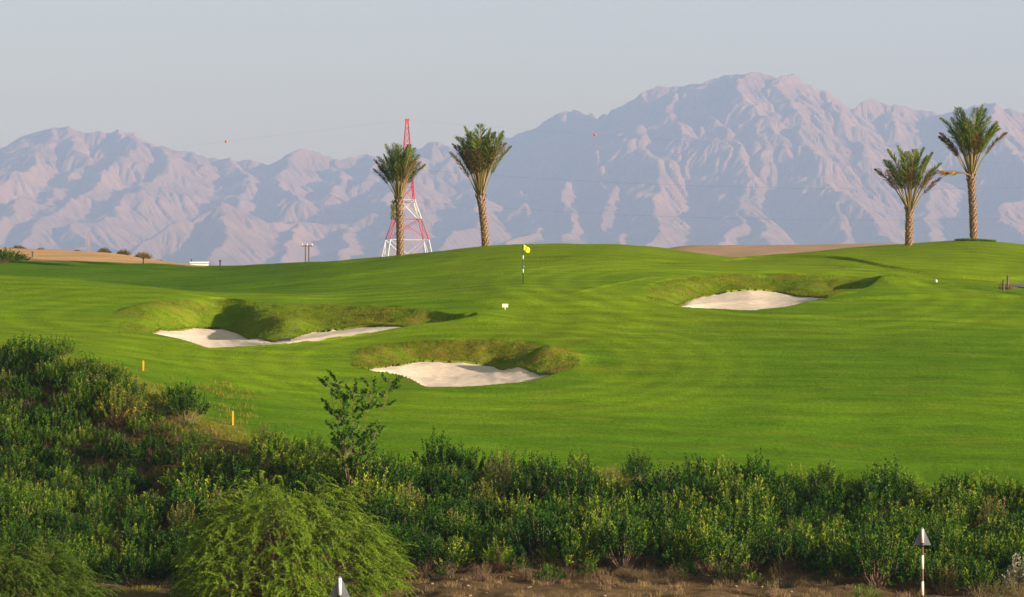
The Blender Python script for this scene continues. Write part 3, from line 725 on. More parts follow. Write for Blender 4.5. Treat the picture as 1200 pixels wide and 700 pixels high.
# left bank: thinner cover, soil showing
lp = scatter(190, lambda r: (lambda u: (u, r.uniform(foot(u)+1, top(u)-1)))(r.uniform(-60, 225)), .8, seed=5, pts=allp)
for (x, y) in lp:
    place(random.choice(hedge_meshes+young_meshes*2), 'bank_shrub', x, y, random.uniform(.5, 1.0), 'low green shrub on the bare earth bank at the left', 'shrub', 'scattered shrubs on the left bank')
lp = scatter(70, lambda r: (r.uniform(-60, 120), r.uniform(149, 170)), .62, seed=15, pts=allp)
for (x, y) in lp:
    place(random.choice(hedge_meshes+young_meshes), 'bank_shrub', x, y, random.uniform(.6, .95), 'low green shrub on the bare earth bank at the left', 'shrub', 'scattered shrubs on the left bank')
# two clumps at the head of the left bank
cl = scatter(18, lambda r: (r.uniform(-70, 82), r.uniform(165, 174)), 1.0, seed=8, pts=allp)
for (x, y) in cl:
    place(random.choice(hedge_meshes), 'clump_shrub', x, y, random.uniform(.75, 1.0), 'tall dense shrub in the clump at the upper left beside the fairway', 'shrub', 'shrubs of the upper left clump')
cl = scatter(12, lambda r: (r.uniform(95, 215), r.uniform(160, 168)), 1.0, seed=9, pts=allp)
for (x, y) in cl:
    place(random.choice(hedge_meshes), 'clump_shrub', x, y, random.uniform(.55, .85), 'dense shrub around the yellowing bush on the left bank', 'shrub', 'shrubs around the yellowing bush')
o = P(140, 466, 165); ym = sprig_shrub('yellowing_bush', 301, 1.4, 1.9, 120, 20, .12, .08, M['yellowleaf'], stems_every=1)
place(ym, 'yellowing_bush', o.x, o.y, .9, 'green bush with yellow leaves above the left bank', 'bush', None)
# light fringe plants and dry shrubs at the hedge foot
fr = scatter(26, lambda r: (lambda u: (u, foot(u)+r.uniform(-.4, 1.8)))(r.uniform(440, 965)), .7, seed=12)
for i, (x, y) in enumerate(fr):
    if i % 2: place(random.choice(dry_meshes), 'dry_shrub', x, y, random.uniform(.7, 1.1), 'small half dry shrub standing at the foot of the hedge', 'shrub', 'dry shrubs at the hedge foot')
    else: place(random.choice(young_meshes), 'young_shrub', x, y, random.uniform(.5, .8), 'young bright shrub standing at the foot of the hedge', 'shrub', 'young shrubs at the hedge foot')

# drooping feathery bushes
def weeping(name, seed, R, Hh, nstr, mat):
    rng = np.random.default_rng(seed); P_, D_, T_, L_ = [], [], [], []; curves = []
    for i in range(nstr):
        a = rng.uniform(0, 2*math.pi); el = math.asin(rng.uniform(0.0, 1)); rr = math.cos(el)
        lump = 1+.10*math.sin(3*a+1)+.06*math.sin(7*a+seed)+.07*math.sin(6*el+3*a)+.05*math.sin(13*a+9*el)
        depth = rng.uniform(.80, 1.0) if rng.random() < .75 else rng.uniform(.62, .85)
        start = np.array([R*rr*math.cos(a)*.90, R*rr*math.sin(a)*.90, Hh*(.10+.86*math.sin(el)**.9)])*lump*depth
        aa = a+rng.normal()*.55; out = np.array([math.cos(aa), math.sin(aa), 0]); L = rng.uniform(.5, 1.05)
        n = 20; t = np.linspace(0, 1, n); up = .35+.25*rng.normal(); dr = rng.uniform(.45, .95)
        pts = start[None]+out[None]*(L*.85*t)[:, None]+np.array([0, 0, 1])*(up*L*t-dr*L*t*t)[:, None]
        pts[:, 2] = np.maximum(pts[:, 2], .03)
        tang = np.gradient(pts, axis=0); tang /= np.linalg.norm(tang, axis=1, keepdims=True)
        side = np.cross(tang, np.array([0, 0, 1.0])); side /= np.maximum(np.linalg.norm(side, axis=1, keepdims=True), 1e-3)
        roll = rng.normal()*.5; side = side*math.cos(roll)+np.array([0, 0, 1])*math.sin(roll)
        tone = rng.uniform(0, .5)
        for sgn in (-1, 1):
            for q in (0, 1):
                P_.append(pts); D_.append(tang*.55+side*sgn*1.0+rng.normal(size=(n, 3))*.28); T_.append(np.clip(tone+rng.uniform(0, .35, n)+.2*t, 0, 1)); L_.append(.13*(1-.6*t)*rng.uniform(.7, 1.2, n))
        if i % 4 == 0: curves.append([np.array([0, 0, .0]), start*.5, start*.97])
    P_ = np.concatenate(P_); n = len(P_)
    return leaves_mesh(name, P_, np.concatenate(D_), np.concatenate(L_), .030*rng.uniform(.8, 1.2, n), np.concatenate(T_), mat, rng, stem_quads(curves, .03, .005), M['bark'])
wm = weeping('drooping_bush', 5, 3.95, 4.6, 2700, M['wattle'])
def bush_at(me, u, D, label, s=(1, 1, 1), rz=0, name='drooping_bush'):
    x = (u-600)/F*D; o = link(name, me); o.location = (x, D, gz(x, D)-.1); o.scale = s; o.rotation_euler = (0, 0, rz); return tag(o, label, 'bush')
bush_at(wm, 330, 133.5, 'big light green feathery bush with drooping branches at the bottom of the picture', (1.05, .9, .92))
wm2 = wm.copy(); wm2.materials[0] = M['wattle_shaded']
bush_at(wm2, 10, 128, 'shaded feathery drooping bush cut off by the lower left corner', (1.0, .8, .62), 2)

# slender sapling standing out of the hedge
def sapling(name, loc, Hh, seed):
    rng = np.random.default_rng(seed); root = empty(name, loc)
    mb = MB(); P_, D_ = [], []
    for s in range(5):
        a = s*1.26+.3; lean = rng.uniform(.10, .30)
        pts = [Vector((math.cos(a)*lean*t*Hh*(1 if t < .5 else 1.1), math.sin(a)*lean*t*Hh*.8, Hh*t*rng.uniform(.93, 1.0))) for t in (0, .25, .5, .75, 1)]
        mb.tube(pts, [.03, .025, .018, .012, .005], 6)
        for b in range(30):
            t = rng.uniform(.30, 1.0); k = min(int(t*4), 3); p = pts[k].lerp(pts[k+1], t*4-k); aa = rng.uniform(0, 6.28); L = rng.uniform(.3, .62)*(1.1-.3*t)
            q = p+Vector((math.cos(aa)*L, math.sin(aa)*L, L*rng.uniform(.5, 1.1))); mb.tube([p, (p+q)/2+Vector((0, 0, .02)), q], [.008, .006, .003], 4)
            for j in range(30):
                w = rng.uniform(.3, 1.05); P_.append(np.array(p.lerp(q, w))); D_.append(rng.normal(size=3)*.8+np.array([math.cos(aa), math.sin(aa), .3]))
    mb.build('stem', M['bark'], root, smooth=True)
    n = len(P_); me = leaves_mesh('foliage', np.array(P_), np.array(D_), .13*rng.uniform(.7, 1.2, n), .10*rng.uniform(.8, 1.2, n), rng.uniform(0, 1, n), M['sapling'], rng)
    link('foliage', me, None, root); return root
x = (412-600)/F*155; tag(sapling('sapling', (x, 155, gz(x, 155)), 5.3, 4), 'slender young tree with round leaves rising out of the hedge', 'tree')

# plants at the right corner
def corner(u, D, me, name, s, label):
    x = (u-600)/F*D; return place(me, name, x, D, s, label, 'plant', None)
corner(1175, 131, sprig_shrub('olive_bush', 311, 1.3, 1.5, 150, 22, .07, .014, M['olive'], stems_every=2), 'olive_bush', 1.0, 'olive grey wispy bush in the lower right corner')
corner(1196, 139, sprig_shrub('silver_bush', 312, .7, 1.5, 50, 16, .11, .06, M['silver'], stems_every=1), 'silver_bush', 1.0, 'silvery broad leaved plant at the right edge above the olive bush')
corner(1012, 134, sprig_shrub('bright_bush', 313, .75, .85, 50, 20, .09, .03, M['sapling'], stems_every=1), 'bright_bush', .9, 'bright yellow green plant at the bottom edge left of the striped post')
corner(906, 137, sprig_shrub('pale_bush', 314, .35, .9, 24, 16, .07, .02, M['olive'], stems_every=1), 'pale_bush', .9, 'thin pale plant standing on the bare ground at the hedge foot')
corner(272, 148, sprig_shrub('silver_bush', 315, .8, 1.0, 60, 18, .07, .02, M['silver'], stems_every=1), 'silver_bush', .9, 'silvery grey shrub on the left bank')
corner(455, 139, sprig_shrub('pale_bush', 316, .6, 1.3, 60, 18, .08, .02, M['olive'], stems_every=1), 'pale_bush', .95, 'pale olive shrub at the right of the big drooping bush')

# grasses: dry tufts on the bare ground, rough grass on the bunker faces and along the bank top
def blades(name, pts, hgt, wid, mat, seed, lean=.35, tone_fn=None):
    rng = np.random.default_rng(seed); n = len(pts); pts = np.asarray(pts, float)
    a = rng.uniform(0, 6.28, n); d = np.stack([np.cos(a)*lean*rng.uniform(.2, 1.4, n), np.sin(a)*lean*rng.uniform(.2, 1.4, n), np.ones(n)], 1)
    tone = rng.uniform(0, 1, n) if tone_fn is None else np.clip(tone_fn(pts)+rng.uniform(-.2, .2, n), 0, 1)
    return leaves_mesh(name, pts, d, hgt*rng.uniform(.5, 1.3, n), wid, tone, mat, rng)
def tufted(n_t, per, region, rad, seed):
    r = np.random.default_rng(seed); X = []; Y = []
    for i in range(n_t):
        u, D = region(r); x = (u-600)/F*D
        X.append(x+r.normal(size=per)*rad); Y.append(D+r.normal(size=per)*rad)
    X = np.concatenate(X); Y = np.concatenate(Y); return np.stack([X, Y, terrain(X, Y)[0]-.01], 1)
pts = tufted(260, 50, lambda r: (r.uniform(380, 1210), r.uniform(126, 145.5)), .13, 41)
tag(link('dry_grass', blades('dry_grass', pts, .26, .014, M['drygrass'], 42)), kind='stuff')
pts = tufted(420, 46, lambda r: (r.uniform(-60, 300), r.uniform(138, 174)), .2, 43)
tag(link('bank_grass', blades('bank_grass', pts, .24, .016, M['roughgrass'], 44)), kind='stuff')
# bunker faces
r = np.random.default_rng(46); X = []; Y = []
for b in BUNK.values():
    us, Ds, Dr, Df = b['us'], b['Ds'], b['Dr'], b['Df']
    u = r.uniform(us[0], us[-1], 26000); t = r.uniform(0, 1.03, 26000)**1.0
    Dd = np.interp(u, us, Ds)+t*(np.interp(u, us, Dr)-np.interp(u, us, Ds)); keep = (np.interp(u, us, Dr)-np.interp(u, us, Ds)) > .6
    X.append(((u-600)/F*Dd)[keep]); Y.append(Dd[keep])
X = np.concatenate(X); Y = np.concatenate(Y); z, _, s, w, _ = terrain(X, Y); k = (s < -.03) & (w > .25) & (fbm(X/1.7, Y/1.7, 3, 64)+.55*w+.35*r.uniform(-1, 1, len(X)) > .42); pts = np.stack([X, Y, z-.01], 1)[k]
tf = lambda p: .42+.55*fbm(p[:, 0]/1.1, p[:, 1]/1.1, 3, 71)
tag(link('rough_grass', blades('rough_grass', pts, .09, .026, M['roughgrass'], 47, .6, tf)), kind='stuff')
# edge of the fairway above the hedge
r = np.random.default_rng(48); u = r.uniform(-40, 1240, 22000); Dd = np.interp(u, _us, DK[3])+r.normal(size=22000)*.8+.3; X = (u-600)/F*Dd
tag(link('edge_grass', blades('edge_grass', np.stack([X, Dd, terrain(X, Dd)[0]-.01], 1), .16, .022, M['roughgrass'], 49, .6, lambda p: .3+.5*fbm(p[:, 0]/2, p[:, 1]/2, 2, 72))), kind='stuff')

# stones and rubble
def rock_mesh(seed, name='stone'):
    rng = np.random.default_rng(seed); mb = MB().ball((0, 0, 0), 1, 9, 6, (1, .8, .6))
    for i, v in enumerate(mb.v): mb.v[i] = v*(1+.25*float(fbm(np.array([v.x*1.3+seed]), np.array([v.y*1.3+v.z*2]), 3, seed)[0]))
    o = mb.build(name, M['stone']); me = o.data; bpy.data.objects.remove(o); return me
rocks = [rock_mesh(s) for s in (1, 2, 3)]
rng_ = random.Random(77)
for i in range(66):
    if i < 42: u, D, s = rng_.uniform(480, 950), rng_.uniform(135, 143), rng_.uniform(.03, .10)
    elif i < 60: u, D = rng_.choice([(55, 163), (60, 161), (145, 157), (130, 154), (150, 151)]); u += rng_.uniform(-22, 22); D += rng_.uniform(-1.5, 1.5); s = rng_.uniform(.09, .26)
    else: u, D, s = rng_.uniform(0, 200), rng_.uniform(145, 165), rng_.uniform(.1, .22)
    x = (u-600)/F*D; o = link('stone', rng_.choice(rocks)); o.location = (x, D, gz(x, D)+s*.2); o.scale = (s, s, s*.8); o.rotation_euler = (0, 0, rng_.uniform(0, 6))
    if i < 42: tag(o, 'small tan stone on the bare ground below the hedge', 'stone', 'stones at the foot of the hedge')
    else: tag(o, 'pale brown rock lying on the left bank among the shrubs', 'rock', 'rocks on the left bank')

# ------------------------------------------------------------------ palms
def frond_mesh(seed, L, droop, bare, w, mat, nl=34):
    """one date palm frond growing along +z and arching to +x: stalk and V set leaflets"""
    rng = np.random.default_rng(seed)
    t = np.linspace(0, 1, 14); ang = droop*t**1.8*1.0
    x = np.cumsum(np.sin(ang))*L/14; z = np.cumsum(np.cos(ang))*L/14
    cur = np.stack([x, 0*x, z], 1)
    V = []; Q = []
    for i, p in enumerate(cur):
        rr = .011*(1-.8*t[i])+.002
        for k in range(4): V.append(p+np.array([0, math.cos(k*1.571+.78), 0])*rr*1.3+np.array([math.cos(ang[i]), 0, -math.sin(ang[i])])*math.sin(k*1.571+.78)*rr)
    for i in range(13):
        for k in range(4): a = i*4+k; b = i*4+(k+1) % 4; Q.append((a, b, b+4, a+4))
    P_, D_, Ls = [], [], []
    for i in range(nl*2):
        s = bare+(1-bare)*((i//2)+.5)/nl; sgn = 1 if i % 2 else -1
        f = s*13; k = min(int(f), 12); p = cur[k]*(1-(f-k))+cur[k+1]*(f-k); a = droop*s**1.8
        tang = np.array([math.sin(a), 0, math.cos(a)]); nor = np.array([math.cos(a), 0, -math.sin(a)])
        for q in (0, 1):
            d = tang*rng.uniform(.75, 1.1)+np.array([0, sgn, 0])*rng.uniform(.45, .9)+nor*(-.35 if q else .15)*rng.uniform(.3, 1.3)
            P_.append(p); D_.append(d); Ls.append(w*1.0*math.sin(math.pi*min(1, .18+.80*(s-bare)/(1-bare)))**.6*rng.uniform(.8, 1.15))
    n = len(P_); return leaves_mesh('frond', np.array(P_), np.array(D_), np.array(Ls), .011, np.clip(rng.uniform(0, .7, n)+.1, 0, 1), mat, rng, (np.array(V), np.array(Q)), M['stalk'])
M['stalk'] = plain('frond_stalk', (.22, .17, .06), .6, .2)
def trunk_mesh(h, r, lean, seed):
    rng = random.Random(seed); mb = MB()
    n = 10; pts = [Vector((lean*(t/n)**1.5, 0, h*t/n-.15)) for t in range(n+1)]
    rad = [r*(1.12 if i == 0 else 1.0 if i < 7 else 1.0+.10*(i-7)/3) for i in range(n+1)]; mb.tube(pts, rad, 16)
    rows = int(h/.17)
    for j in range(rows):
        t = (j+.5)/rows; z = h*t-.1; cx = lean*t**1.5; rr = r*(1.0+(.12 if t > .85 else 0))
        for k in range(7):
            a = 2*math.pi*(k+.5*(j % 2))/7+rng.uniform(-.08, .08); d = Vector((math.cos(a), math.sin(a), 0)); s_ = Vector((-math.sin(a), math.cos(a), 0))
            big = 1.0+(1.2*max(0, t-.88)/.12)
            c = Vector((cx, 0, z))+d*(rr-.01); w = .115*rng.uniform(.8, 1.1); hh = .19*big*rng.uniform(.8, 1.2); o_ = .095*big*rng.uniform(.7, 1.2)
            b0 = len(mb.v); mb.v += [c-s_*w, c+s_*w, c+Vector((0, 0, hh))+d*o_+s_*w*.45, c+Vector((0, 0, hh))+d*o_-s_*w*.45, c+Vector((0, 0, hh*1.05))-d*.03]
            mb.f += [(b0, b0+1, b0+2, b0+3), (b0+1, b0+4, b0+2), (b0, b0+3, b0+4), (b0+3, b0+2, b0+4)]
    return mb
M['trunk'] = plain('palm_trunk', (.24, .16, .10), .9, .4, 9, bump=.4)
fr_green = [frond_mesh(400+i, 1.0, .28+.16*(i % 3), .36, .20, M['frond']) for i in range(4)]
fr_old = [frond_mesh(420+i, 1.0, .42+.1*(i % 2), .42, .18, M['frond_old']) for i in range(3)]
def palm(u0, v0, D, vt, vtop, hw, lean_px, label, seed, nf=26, dens=1.0):
    rng = random.Random(seed); k = F/D; x = (u0-600)/F*D; g = gz(x, D)
    root = empty('palm_tree', (x, D, g-.02)); tag(root, label, 'palm', 'date palms along the crest')
    h = (EYE+(HOR-vt)/F*D)-g; r = 3.6/k; lean = lean_px/k
    trunk_mesh(h, r, lean, seed).build('trunk', M['trunk'], root)
    Lc = (vt-vtop)/k
    for i in range(nf):
        q = (i+.5)/nf                       # 0 inner and upright, 1 outer and spread
        a = i*2.39996+rng.uniform(-.2, .2); tilt = math.radians(2+28*q**.9)*(hw/31.0)*(.95 if Lc > 4 else 1.12)
        old = q > .60 and rng.random() < .62
        me = rng.choice(fr_old if old else fr_green)
        L = Lc*(1.02-.26*q)*rng.uniform(.90, 1.05) if not (i < 3) else Lc*rng.uniform(.96, 1.04)
        o = link('frond', me, None, root); o.location = (lean+math.cos(a)*r*.5*q, math.sin(a)*r*.5*q, h-.12)
        o.rotation_euler = Matrix.Rotation(a, 3, 'Z').to_4x4().to_3x3().to_euler() if False else (Matrix.Rotation(a, 3, 'Z') @ Matrix.Rotation(tilt, 3, 'Y') @ Matrix.Rotation(rng.uniform(-.5, .5), 3, 'Z')).to_euler()
        o.scale = (L, L, L)
    return root
p1 = palm(469, 301, 252.5, 233, 166, 28, -1, 'leftmost palm, shorter and brown fringed, in front of the red and white tower', 1)
p2 = palm(569, 291, 257, 231, 145, 26, -6, 'palm right of the tower with a slightly bent trunk and tall upright crown', 2)
p3 = palm(1065, 284, 248, 245, 168, 38, 1, 'shortest palm, third from the left on the right hand mound', 3, 22)
p4 = palm(1141, 282, 252, 207, 122, 34, -3, 'tallest palm at the far right with a straight thick trunk', 4)
# dry flower stalk hanging out of the right palm and a cut frond hanging on the left palm
k4 = F/252
cv = [Vector((-2/k4, -.2, 76/k4)), Vector((-12/k4, -.3, 79.5/k4)), Vector((-24/k4, -.3, 81.5/k4)), Vector((-36/k4, -.3, 81/k4))]
st = MB().tube(cv, [.07, .06, .05, .03], 5).build('dry_stalk', M['stalk'], p4); st['label'] = 'long dry stalk reaching out to the left of the crown'
rr = np.random.default_rng(9); pp = []; dd = []
for i in range(120):
    t = rr.uniform(.42, 1); p = cv[1].lerp(cv[3], (t-.33)/.67 if t > .33 else 0); pp.append(np.array(p)); dd.append(np.array([-1, rr.normal()*.3, -.05+rr.normal()*.22-(t-.5)*.4]))
link('dry_plume', leaves_mesh('dry_plume', np.array(pp), np.array(dd), rr.uniform(.3, .7, 120), .05, rr.uniform(0, 1, 120), M['dryfrond'], rr), None, p4)
k1 = F/252.5; pp = []; dd = []
for i in range(90): pp.append(np.array([-8/k1+rr.normal()*.06, -.1, (67-rr.uniform(0, 22))/k1])); dd.append(np.array([rr.normal()*.35, rr.normal()*.3, -1]))
link('hanging_frond', leaves_mesh('hanging_frond', np.array(pp), np.array(dd), .4, .06, rr.uniform(.3, 1, 90), M['frond'], rr), None, p1)
# planting ring of longer turf under the right palm
ring = []
r = np.random.default_rng(88)
for i in range(2600):
    a = r.uniform(0, 6.28); q = math.sqrt(r.uniform(0, 1)); ring.append(((1143-600)/F*250+math.cos(a)*q*1.35, 250+math.sin(a)*q*1.2))
ring = np.array(ring); tag(link('mound_grass', blades('mound_grass', np.stack([ring[:, 0], ring[:, 1], terrain(ring[:, 0], ring[:, 1])[0]-.01], 1), .16, .03, M['shrub'], 89, .5)), kind='stuff')

# ------------------------------------------------------------------ lattice tower
def lattice_tower(u, D, levels, half, rot, label, gbase, name='lattice_tower', th=.35):
    """levels: (z, half width, material key) from the bottom up"""
    x = (u-600)/F*D; root = empty(name, (x, D, gbase), rot); tag(root, label, 'tower')
    cs = ((-1, -1), (1, -1), (1, 1), (-1, 1))
    for i in range(len(levels)-1):
        z0, h0, m = levels[i]; z1, h1, _ = levels[i+1]; mb = MB(); t = th*(1 if h0 > 2.5 else .6)
        for c in cs: mb.tube([(c[0]*h0, c[1]*h0, z0), (c[0]*h1, c[1]*h1, z1)], t, 4, False)
        ns = max(1, round((z1-z0)/max(h0+h1, 2.2)/ .9))
        for s in range(ns):
            a0 = s/ns; a1 = (s+1)/ns; A = lambda q: (h0+(h1-h0)*q, z0+(z1-z0)*q)
            (w0, y0), (w1, y1) = A(a0), A(a1)
            for j in range(4):
                c, d = cs[j], cs[(j+1) % 4]
                mb.tube([(c[0]*w0, c[1]*w0, y0), (d[0]*w1, d[1]*w1, y1)], t*.55, 3, False); mb.tube([(d[0]*w0, d[1]*w0, y0), (c[0]*w1, c[1]*w1, y1)], t*.55, 3, False)
                mb.tube([(c[0]*w1, c[1]*w1, y1), (d[0]*w1, d[1]*w1, y1)], t*.5, 3, False)
        mb.build('tower_section', M[m], root)
    return root
TD = 1500; tk = F/TD; tg = float(gz((477-600)/F*TD, TD)); zt = lambda v: EYE+(HOR-v)/F*TD-tg
lv = [(0, 31/tk, 'white'), (zt(281), 22.6/tk, 'red'), (zt(257), 15/tk, 'white'), (zt(234), 7.8/tk, 'red'), (zt(205), 6.2/tk, 'red'), (zt(141), 1.3/tk, 'red'), (zt(140.5), 1.3/tk, 'red')]
tower = lattice_tower(477, TD, lv, 0, .16, 'tall red and white lattice pylon behind the leftmost palm', tg, th=.21)
mb = MB(); mb.tube([(-19/tk, 0, zt(237)), (12/tk, 0, zt(237))], .3, 4); mb.tube([(-19/tk, 0, zt(237)), (-6/tk, 0, zt(234))], .2, 4); mb.tube([(12/tk, 0, zt(237)), (6/tk, 0, zt(233))], .2, 4)
mb.build('cross_arm', M['steel'], tower)
MB().box((0, 0, zt(141)), (4.2/tk, 4.2/tk, 3.5/tk)).build('top_cage', M['red'], tower)
# far mast in the haze on the left
MD = 7500; mg = float(gz((103-600)/F*MD, MD)); zz = lambda v: EYE+(HOR-v)/F*MD-mg; mk = F/MD
tag(lattice_tower(104, MD, [(0, 3.0/mk, 'mastred'), (zz(286), 1.4/mk, 'mastred'), (zz(278), 1.1/mk, 'mastred'), (zz(271), .8/mk, 'mastred')], 0, .3, 'x', mg, 'lattice_mast', .4), 'small faint mast in front of the mountains at the left', 'mast')
# power cables and marker balls
def cable(pts, r, label):
    root = pts[0]; o = MB().tube([Vector(p)-Vector(root) for p in pts], r, 4).build('power_cable', M['cable'], None, loc=root); return tag(o, label, 'cable')
def catenary(a, b, sag, n=40): return [Vector(a).lerp(Vector(b), i/n)-Vector((0, 0, sag*4*(i/n)*(1-i/n))) for i in range(n+1)]
A = P(475, 141, TD)
def span_through(u, v, uend, D1):   # straight span from the mast head out of the frame passing the ball
    return P(u, v, D1)
bL = P(265, 166, TD); bR = P(697, 158, TD)
def through(a, m, uend, D):
    # parabola through a and m, ends at column uend
    x0, z0 = a.x, a.z; xm, zm = m.x, m.z; xe = (uend-600)/F*D; s = (zm-z0)/(xm-x0)*1.0; c2 = 3.2e-5
    b1 = (zm-z0-c2*(xm-x0)**2)/(xm-x0); pts = []
    for i in range(41): x = x0+(xe-x0)*i/40; pts.append(Vector((x, D, z0+b1*(x-x0)+c2*(x-x0)**2)))
    return pts
cable(through(A, bL, -420, TD), .014, 'thin overhead wire running left from the pylon head')
cable(through(A, bR, 1620, TD), .014, 'thin overhead wire running right from the pylon head')
cable(catenary(P(489, 199, TD), P(1700, 190, TD), 9), .022, 'faint power line crossing the mountains right of the pylon, upper one')
cable(catenary(P(489, 237, TD), P(1700, 225, TD), 9), .02, 'faint power line crossing the mountains right of the pylon, lower one')
for p, lb in ((bL, 'small red marker ball in the sky left of the pylon'), (bR, 'small red marker ball before the mountains right of the pylon')):
    o = MB().ball((0, 0, 0), .55, 14, 9).build('marker_ball', M['orange'], None, True, loc=p); tag(o, lb, 'marker ball', 'marker balls on the overhead wire')
# twin pole
PD = 620; x = (360-600)/F*PD; g = gz(x, PD); pk = F/PD; root = empty('utility_pole', (x, PD, g), .2); tag(root, 'dark twin utility pole with a crossbar behind the crest', 'utility pole')
for s in (-1, 1): MB().tube([(s*2.0/pk, 0, 0), (s*2.0/pk, 0, P(360, 287, PD).z-g)], .11, 8).build('pole', M['wood'], root)
MB().box((0, 0, P(360, 288.5, PD).z-g), (12.5/pk, .22, .2)).build('crossbar', M['wood'], root)
for s in (-1, 0, 1): MB().tube([(s*5.6/pk, 0, P(360, 288.5, PD).z-g+.1), (s*5.6/pk, 0, P(360, 288.5, PD).z-g+.42)], [.08, .05], 6).build('insulator', M['steel'], root)
# white building
BD = 420; x = (232-600)/F*BD; g = gz(x, BD); bk = F/BD; rt = empty('storage_building', (x-2/bk, BD, g), .12); tag(rt, 'low white flat roofed building behind the end of the sandy ridge', 'building')
H = P(0, 307.2, BD).z-g
MB().box((3/bk, 0, H/2-.1), (21.5/bk, 2.4, H-.2)).build('wall', M['roofwhite'], rt)
MB().box((3/bk, 0, H-.04), (22.5/bk, 2.6, .12)).build('roof', M['white'], rt)
MB().box((-12.5/bk, .3, H*.42), (9.3/bk, 1.6, H*.84)).build('annex', M['greysheet'], rt)
MB().box((-6/bk, -.6, H+.15), (.12, .12, .3)).build('vent', M['black'], rt)
MB().box((8/bk, -1.22, H*.35), (.5, .06, H*.7)).build('door', M['greysheet'], rt)

# ------------------------------------------------------------------ golf things
def on_ground(u, D): x = (u-600)/F*D; return Vector((x, D, gz(x, D)))
def find_D(u, v, lo=162, hi=262):
    Dd = np.arange(lo, hi, .1); X = (u-600)/F*Dd; vv = HOR-(terrain(X, Dd)[0]-EYE)*F/Dd; i = np.argmax(vv <= v); return float(Dd[i])
D = find_D(613, 333); p = on_ground(613, D); kf = F/D; H = 46.5/kf
fs = empty('flagstick', p); tag(fs, 'flagstick with a yellow flag standing on the putting green', 'flagstick')
rr_ = .022
MB().tube([(0, 0, -.05), (0, 0, H)], rr_, 10).build('pole', M['black'], fs, True)
for a, b in ((.62, .72), (.28, .38)):
    MB().tube([(0, 0, H*a), (0, 0, H*b)], rr_+.006, 10).build('white_band', M['white'], fs, True)
MB().ball((0, 0, H*.435), .065, 12, 8).build('reflector', M['blue'], fs, True)
mb = MB(); nx_, nz_ = 12, 5
for j in range(nz_):
    for i in range(nx_):
        q = i/(nx_-1); zt_ = H-.0-.40*q*.55-(j/(nz_-1))*(.32-.08*q)*(1 if q < .5 else 1); xx = .02+.36*q*.92
        mb.v.append(Vector((xx+.02*math.sin(j*1.3), .05*math.sin(q*7+j*.5)*q, zt_-.06*math.sin(q*3.1)*(j/(nz_-1)))))
for j in range(nz_-1):
    for i in range(nx_-1): a = j*nx_+i; mb.f.append((a, a+1, a+nx_+1, a+nx_))
fl = mb.build('flag', M['flagyellow'], fs, True); sd = fl.modifiers.new('thick', 'SOLIDIFY'); sd.thickness = .008
# small white sign on the slope
D = find_D(592, 363); p = on_ground(592, D); ks = F/D; r0 = empty('distance_sign', p); tag(r0, 'small white sign board on a short leg in front of the green', 'sign')
MB().box((0, 0, .20), (7/ks, .03, 4.2/ks)).build('board', M['white'], r0); MB().box((0, .003, .05), (.05, .024, .14)).build('leg', M['white'], r0)
# white ball-like marker on the right
D = find_D(1097, 331); p = on_ground(1097, D); b_ = MB().ball((0, 0, .07), .075, 12, 8, (1, 1, 1.1)).tube([(0, 0, -.02), (0, 0, .03)], .05, 10).build('yardage_marker', M['white'], None, True, loc=p); tag(b_, 'tiny white round marker on the right hand slope', 'marker')
# rake in the left bunker
D = find_D(333, 399.5, 162, 200); p = on_ground(333, D); kr = F/D; rk = empty('bunker_rake', (p.x, p.y, p.z-.02), .15); tag(rk, 'dark rake lying in the left bunker below the grass tongue', 'rake')
mb = MB().box((0, 0, .08), (.66, .12, .11))
for i in range(9): mb.box((-.26+.065*i, -.02, .02), (.025, .03, .09))
mb.build('rake_head', M['navy'], rk); MB().tube([(0, .02, .09), (.45, .9, .42), (.80, 1.9, .82)], .016, 8).build('handle', M['wood'], rk)
# yellow stakes
for u, v, h, lb in ((168, 435, 9.5, 'yellow stake behind the yellowing bush, the farther of the two on the bank edge'), (273, 499, 13, 'yellow stake at the edge of the fairway above the hedge, the nearer of the two')):
    D = find_D(u, v, 150, 200); p = on_ground(u, D); w = .065
    s_ = MB().box((0, 0, .32), (w, w, .70)).prism([(-w/2, .67), (w/2, .67), (0, .73)], -w/2+.002, w/2-.002).build('yellow_stake', M['yellow'], None, loc=(p.x, p.y, p.z)); s_.scale.z = h/(F/D)/.7*1.25; tag(s_, lb, 'stake', 'yellow stakes at the fairway edge')
# low posts at the cart path
for u, v, h, lb in ((1176, 341, 12, 'short dark post by the path at the right edge, the nearer and left one'), (1181, 336, 12, 'short dark post by the path at the right edge, the farther and right one')):
    D = find_D(u, v, 205, 232); p = on_ground(u, D); kp = F/D
    o = MB().tube([(0, 0, -.1), (0, 0, h/kp)], .055, 8).ball((0, 0, h/kp), .06, 8, 6).build('path_post', M['wood'], None, loc=p); tag(o, lb, 'post', 'posts by the cart path')
D = find_D(1180, 339, 205, 232); p = on_ground(1180, D)
rr = np.random.default_rng(3); q = np.stack([p.x+rr.normal(size=260)*.22, p.y-.2+rr.normal(size=260)*.15, np.full(260, p.z)], 1)
tag(link('path_tuft', blades('path_tuft', q, .22, .03, M['drygrass'], 4)), 'small orange brown grass tuft beside the path posts', 'grass tuft')
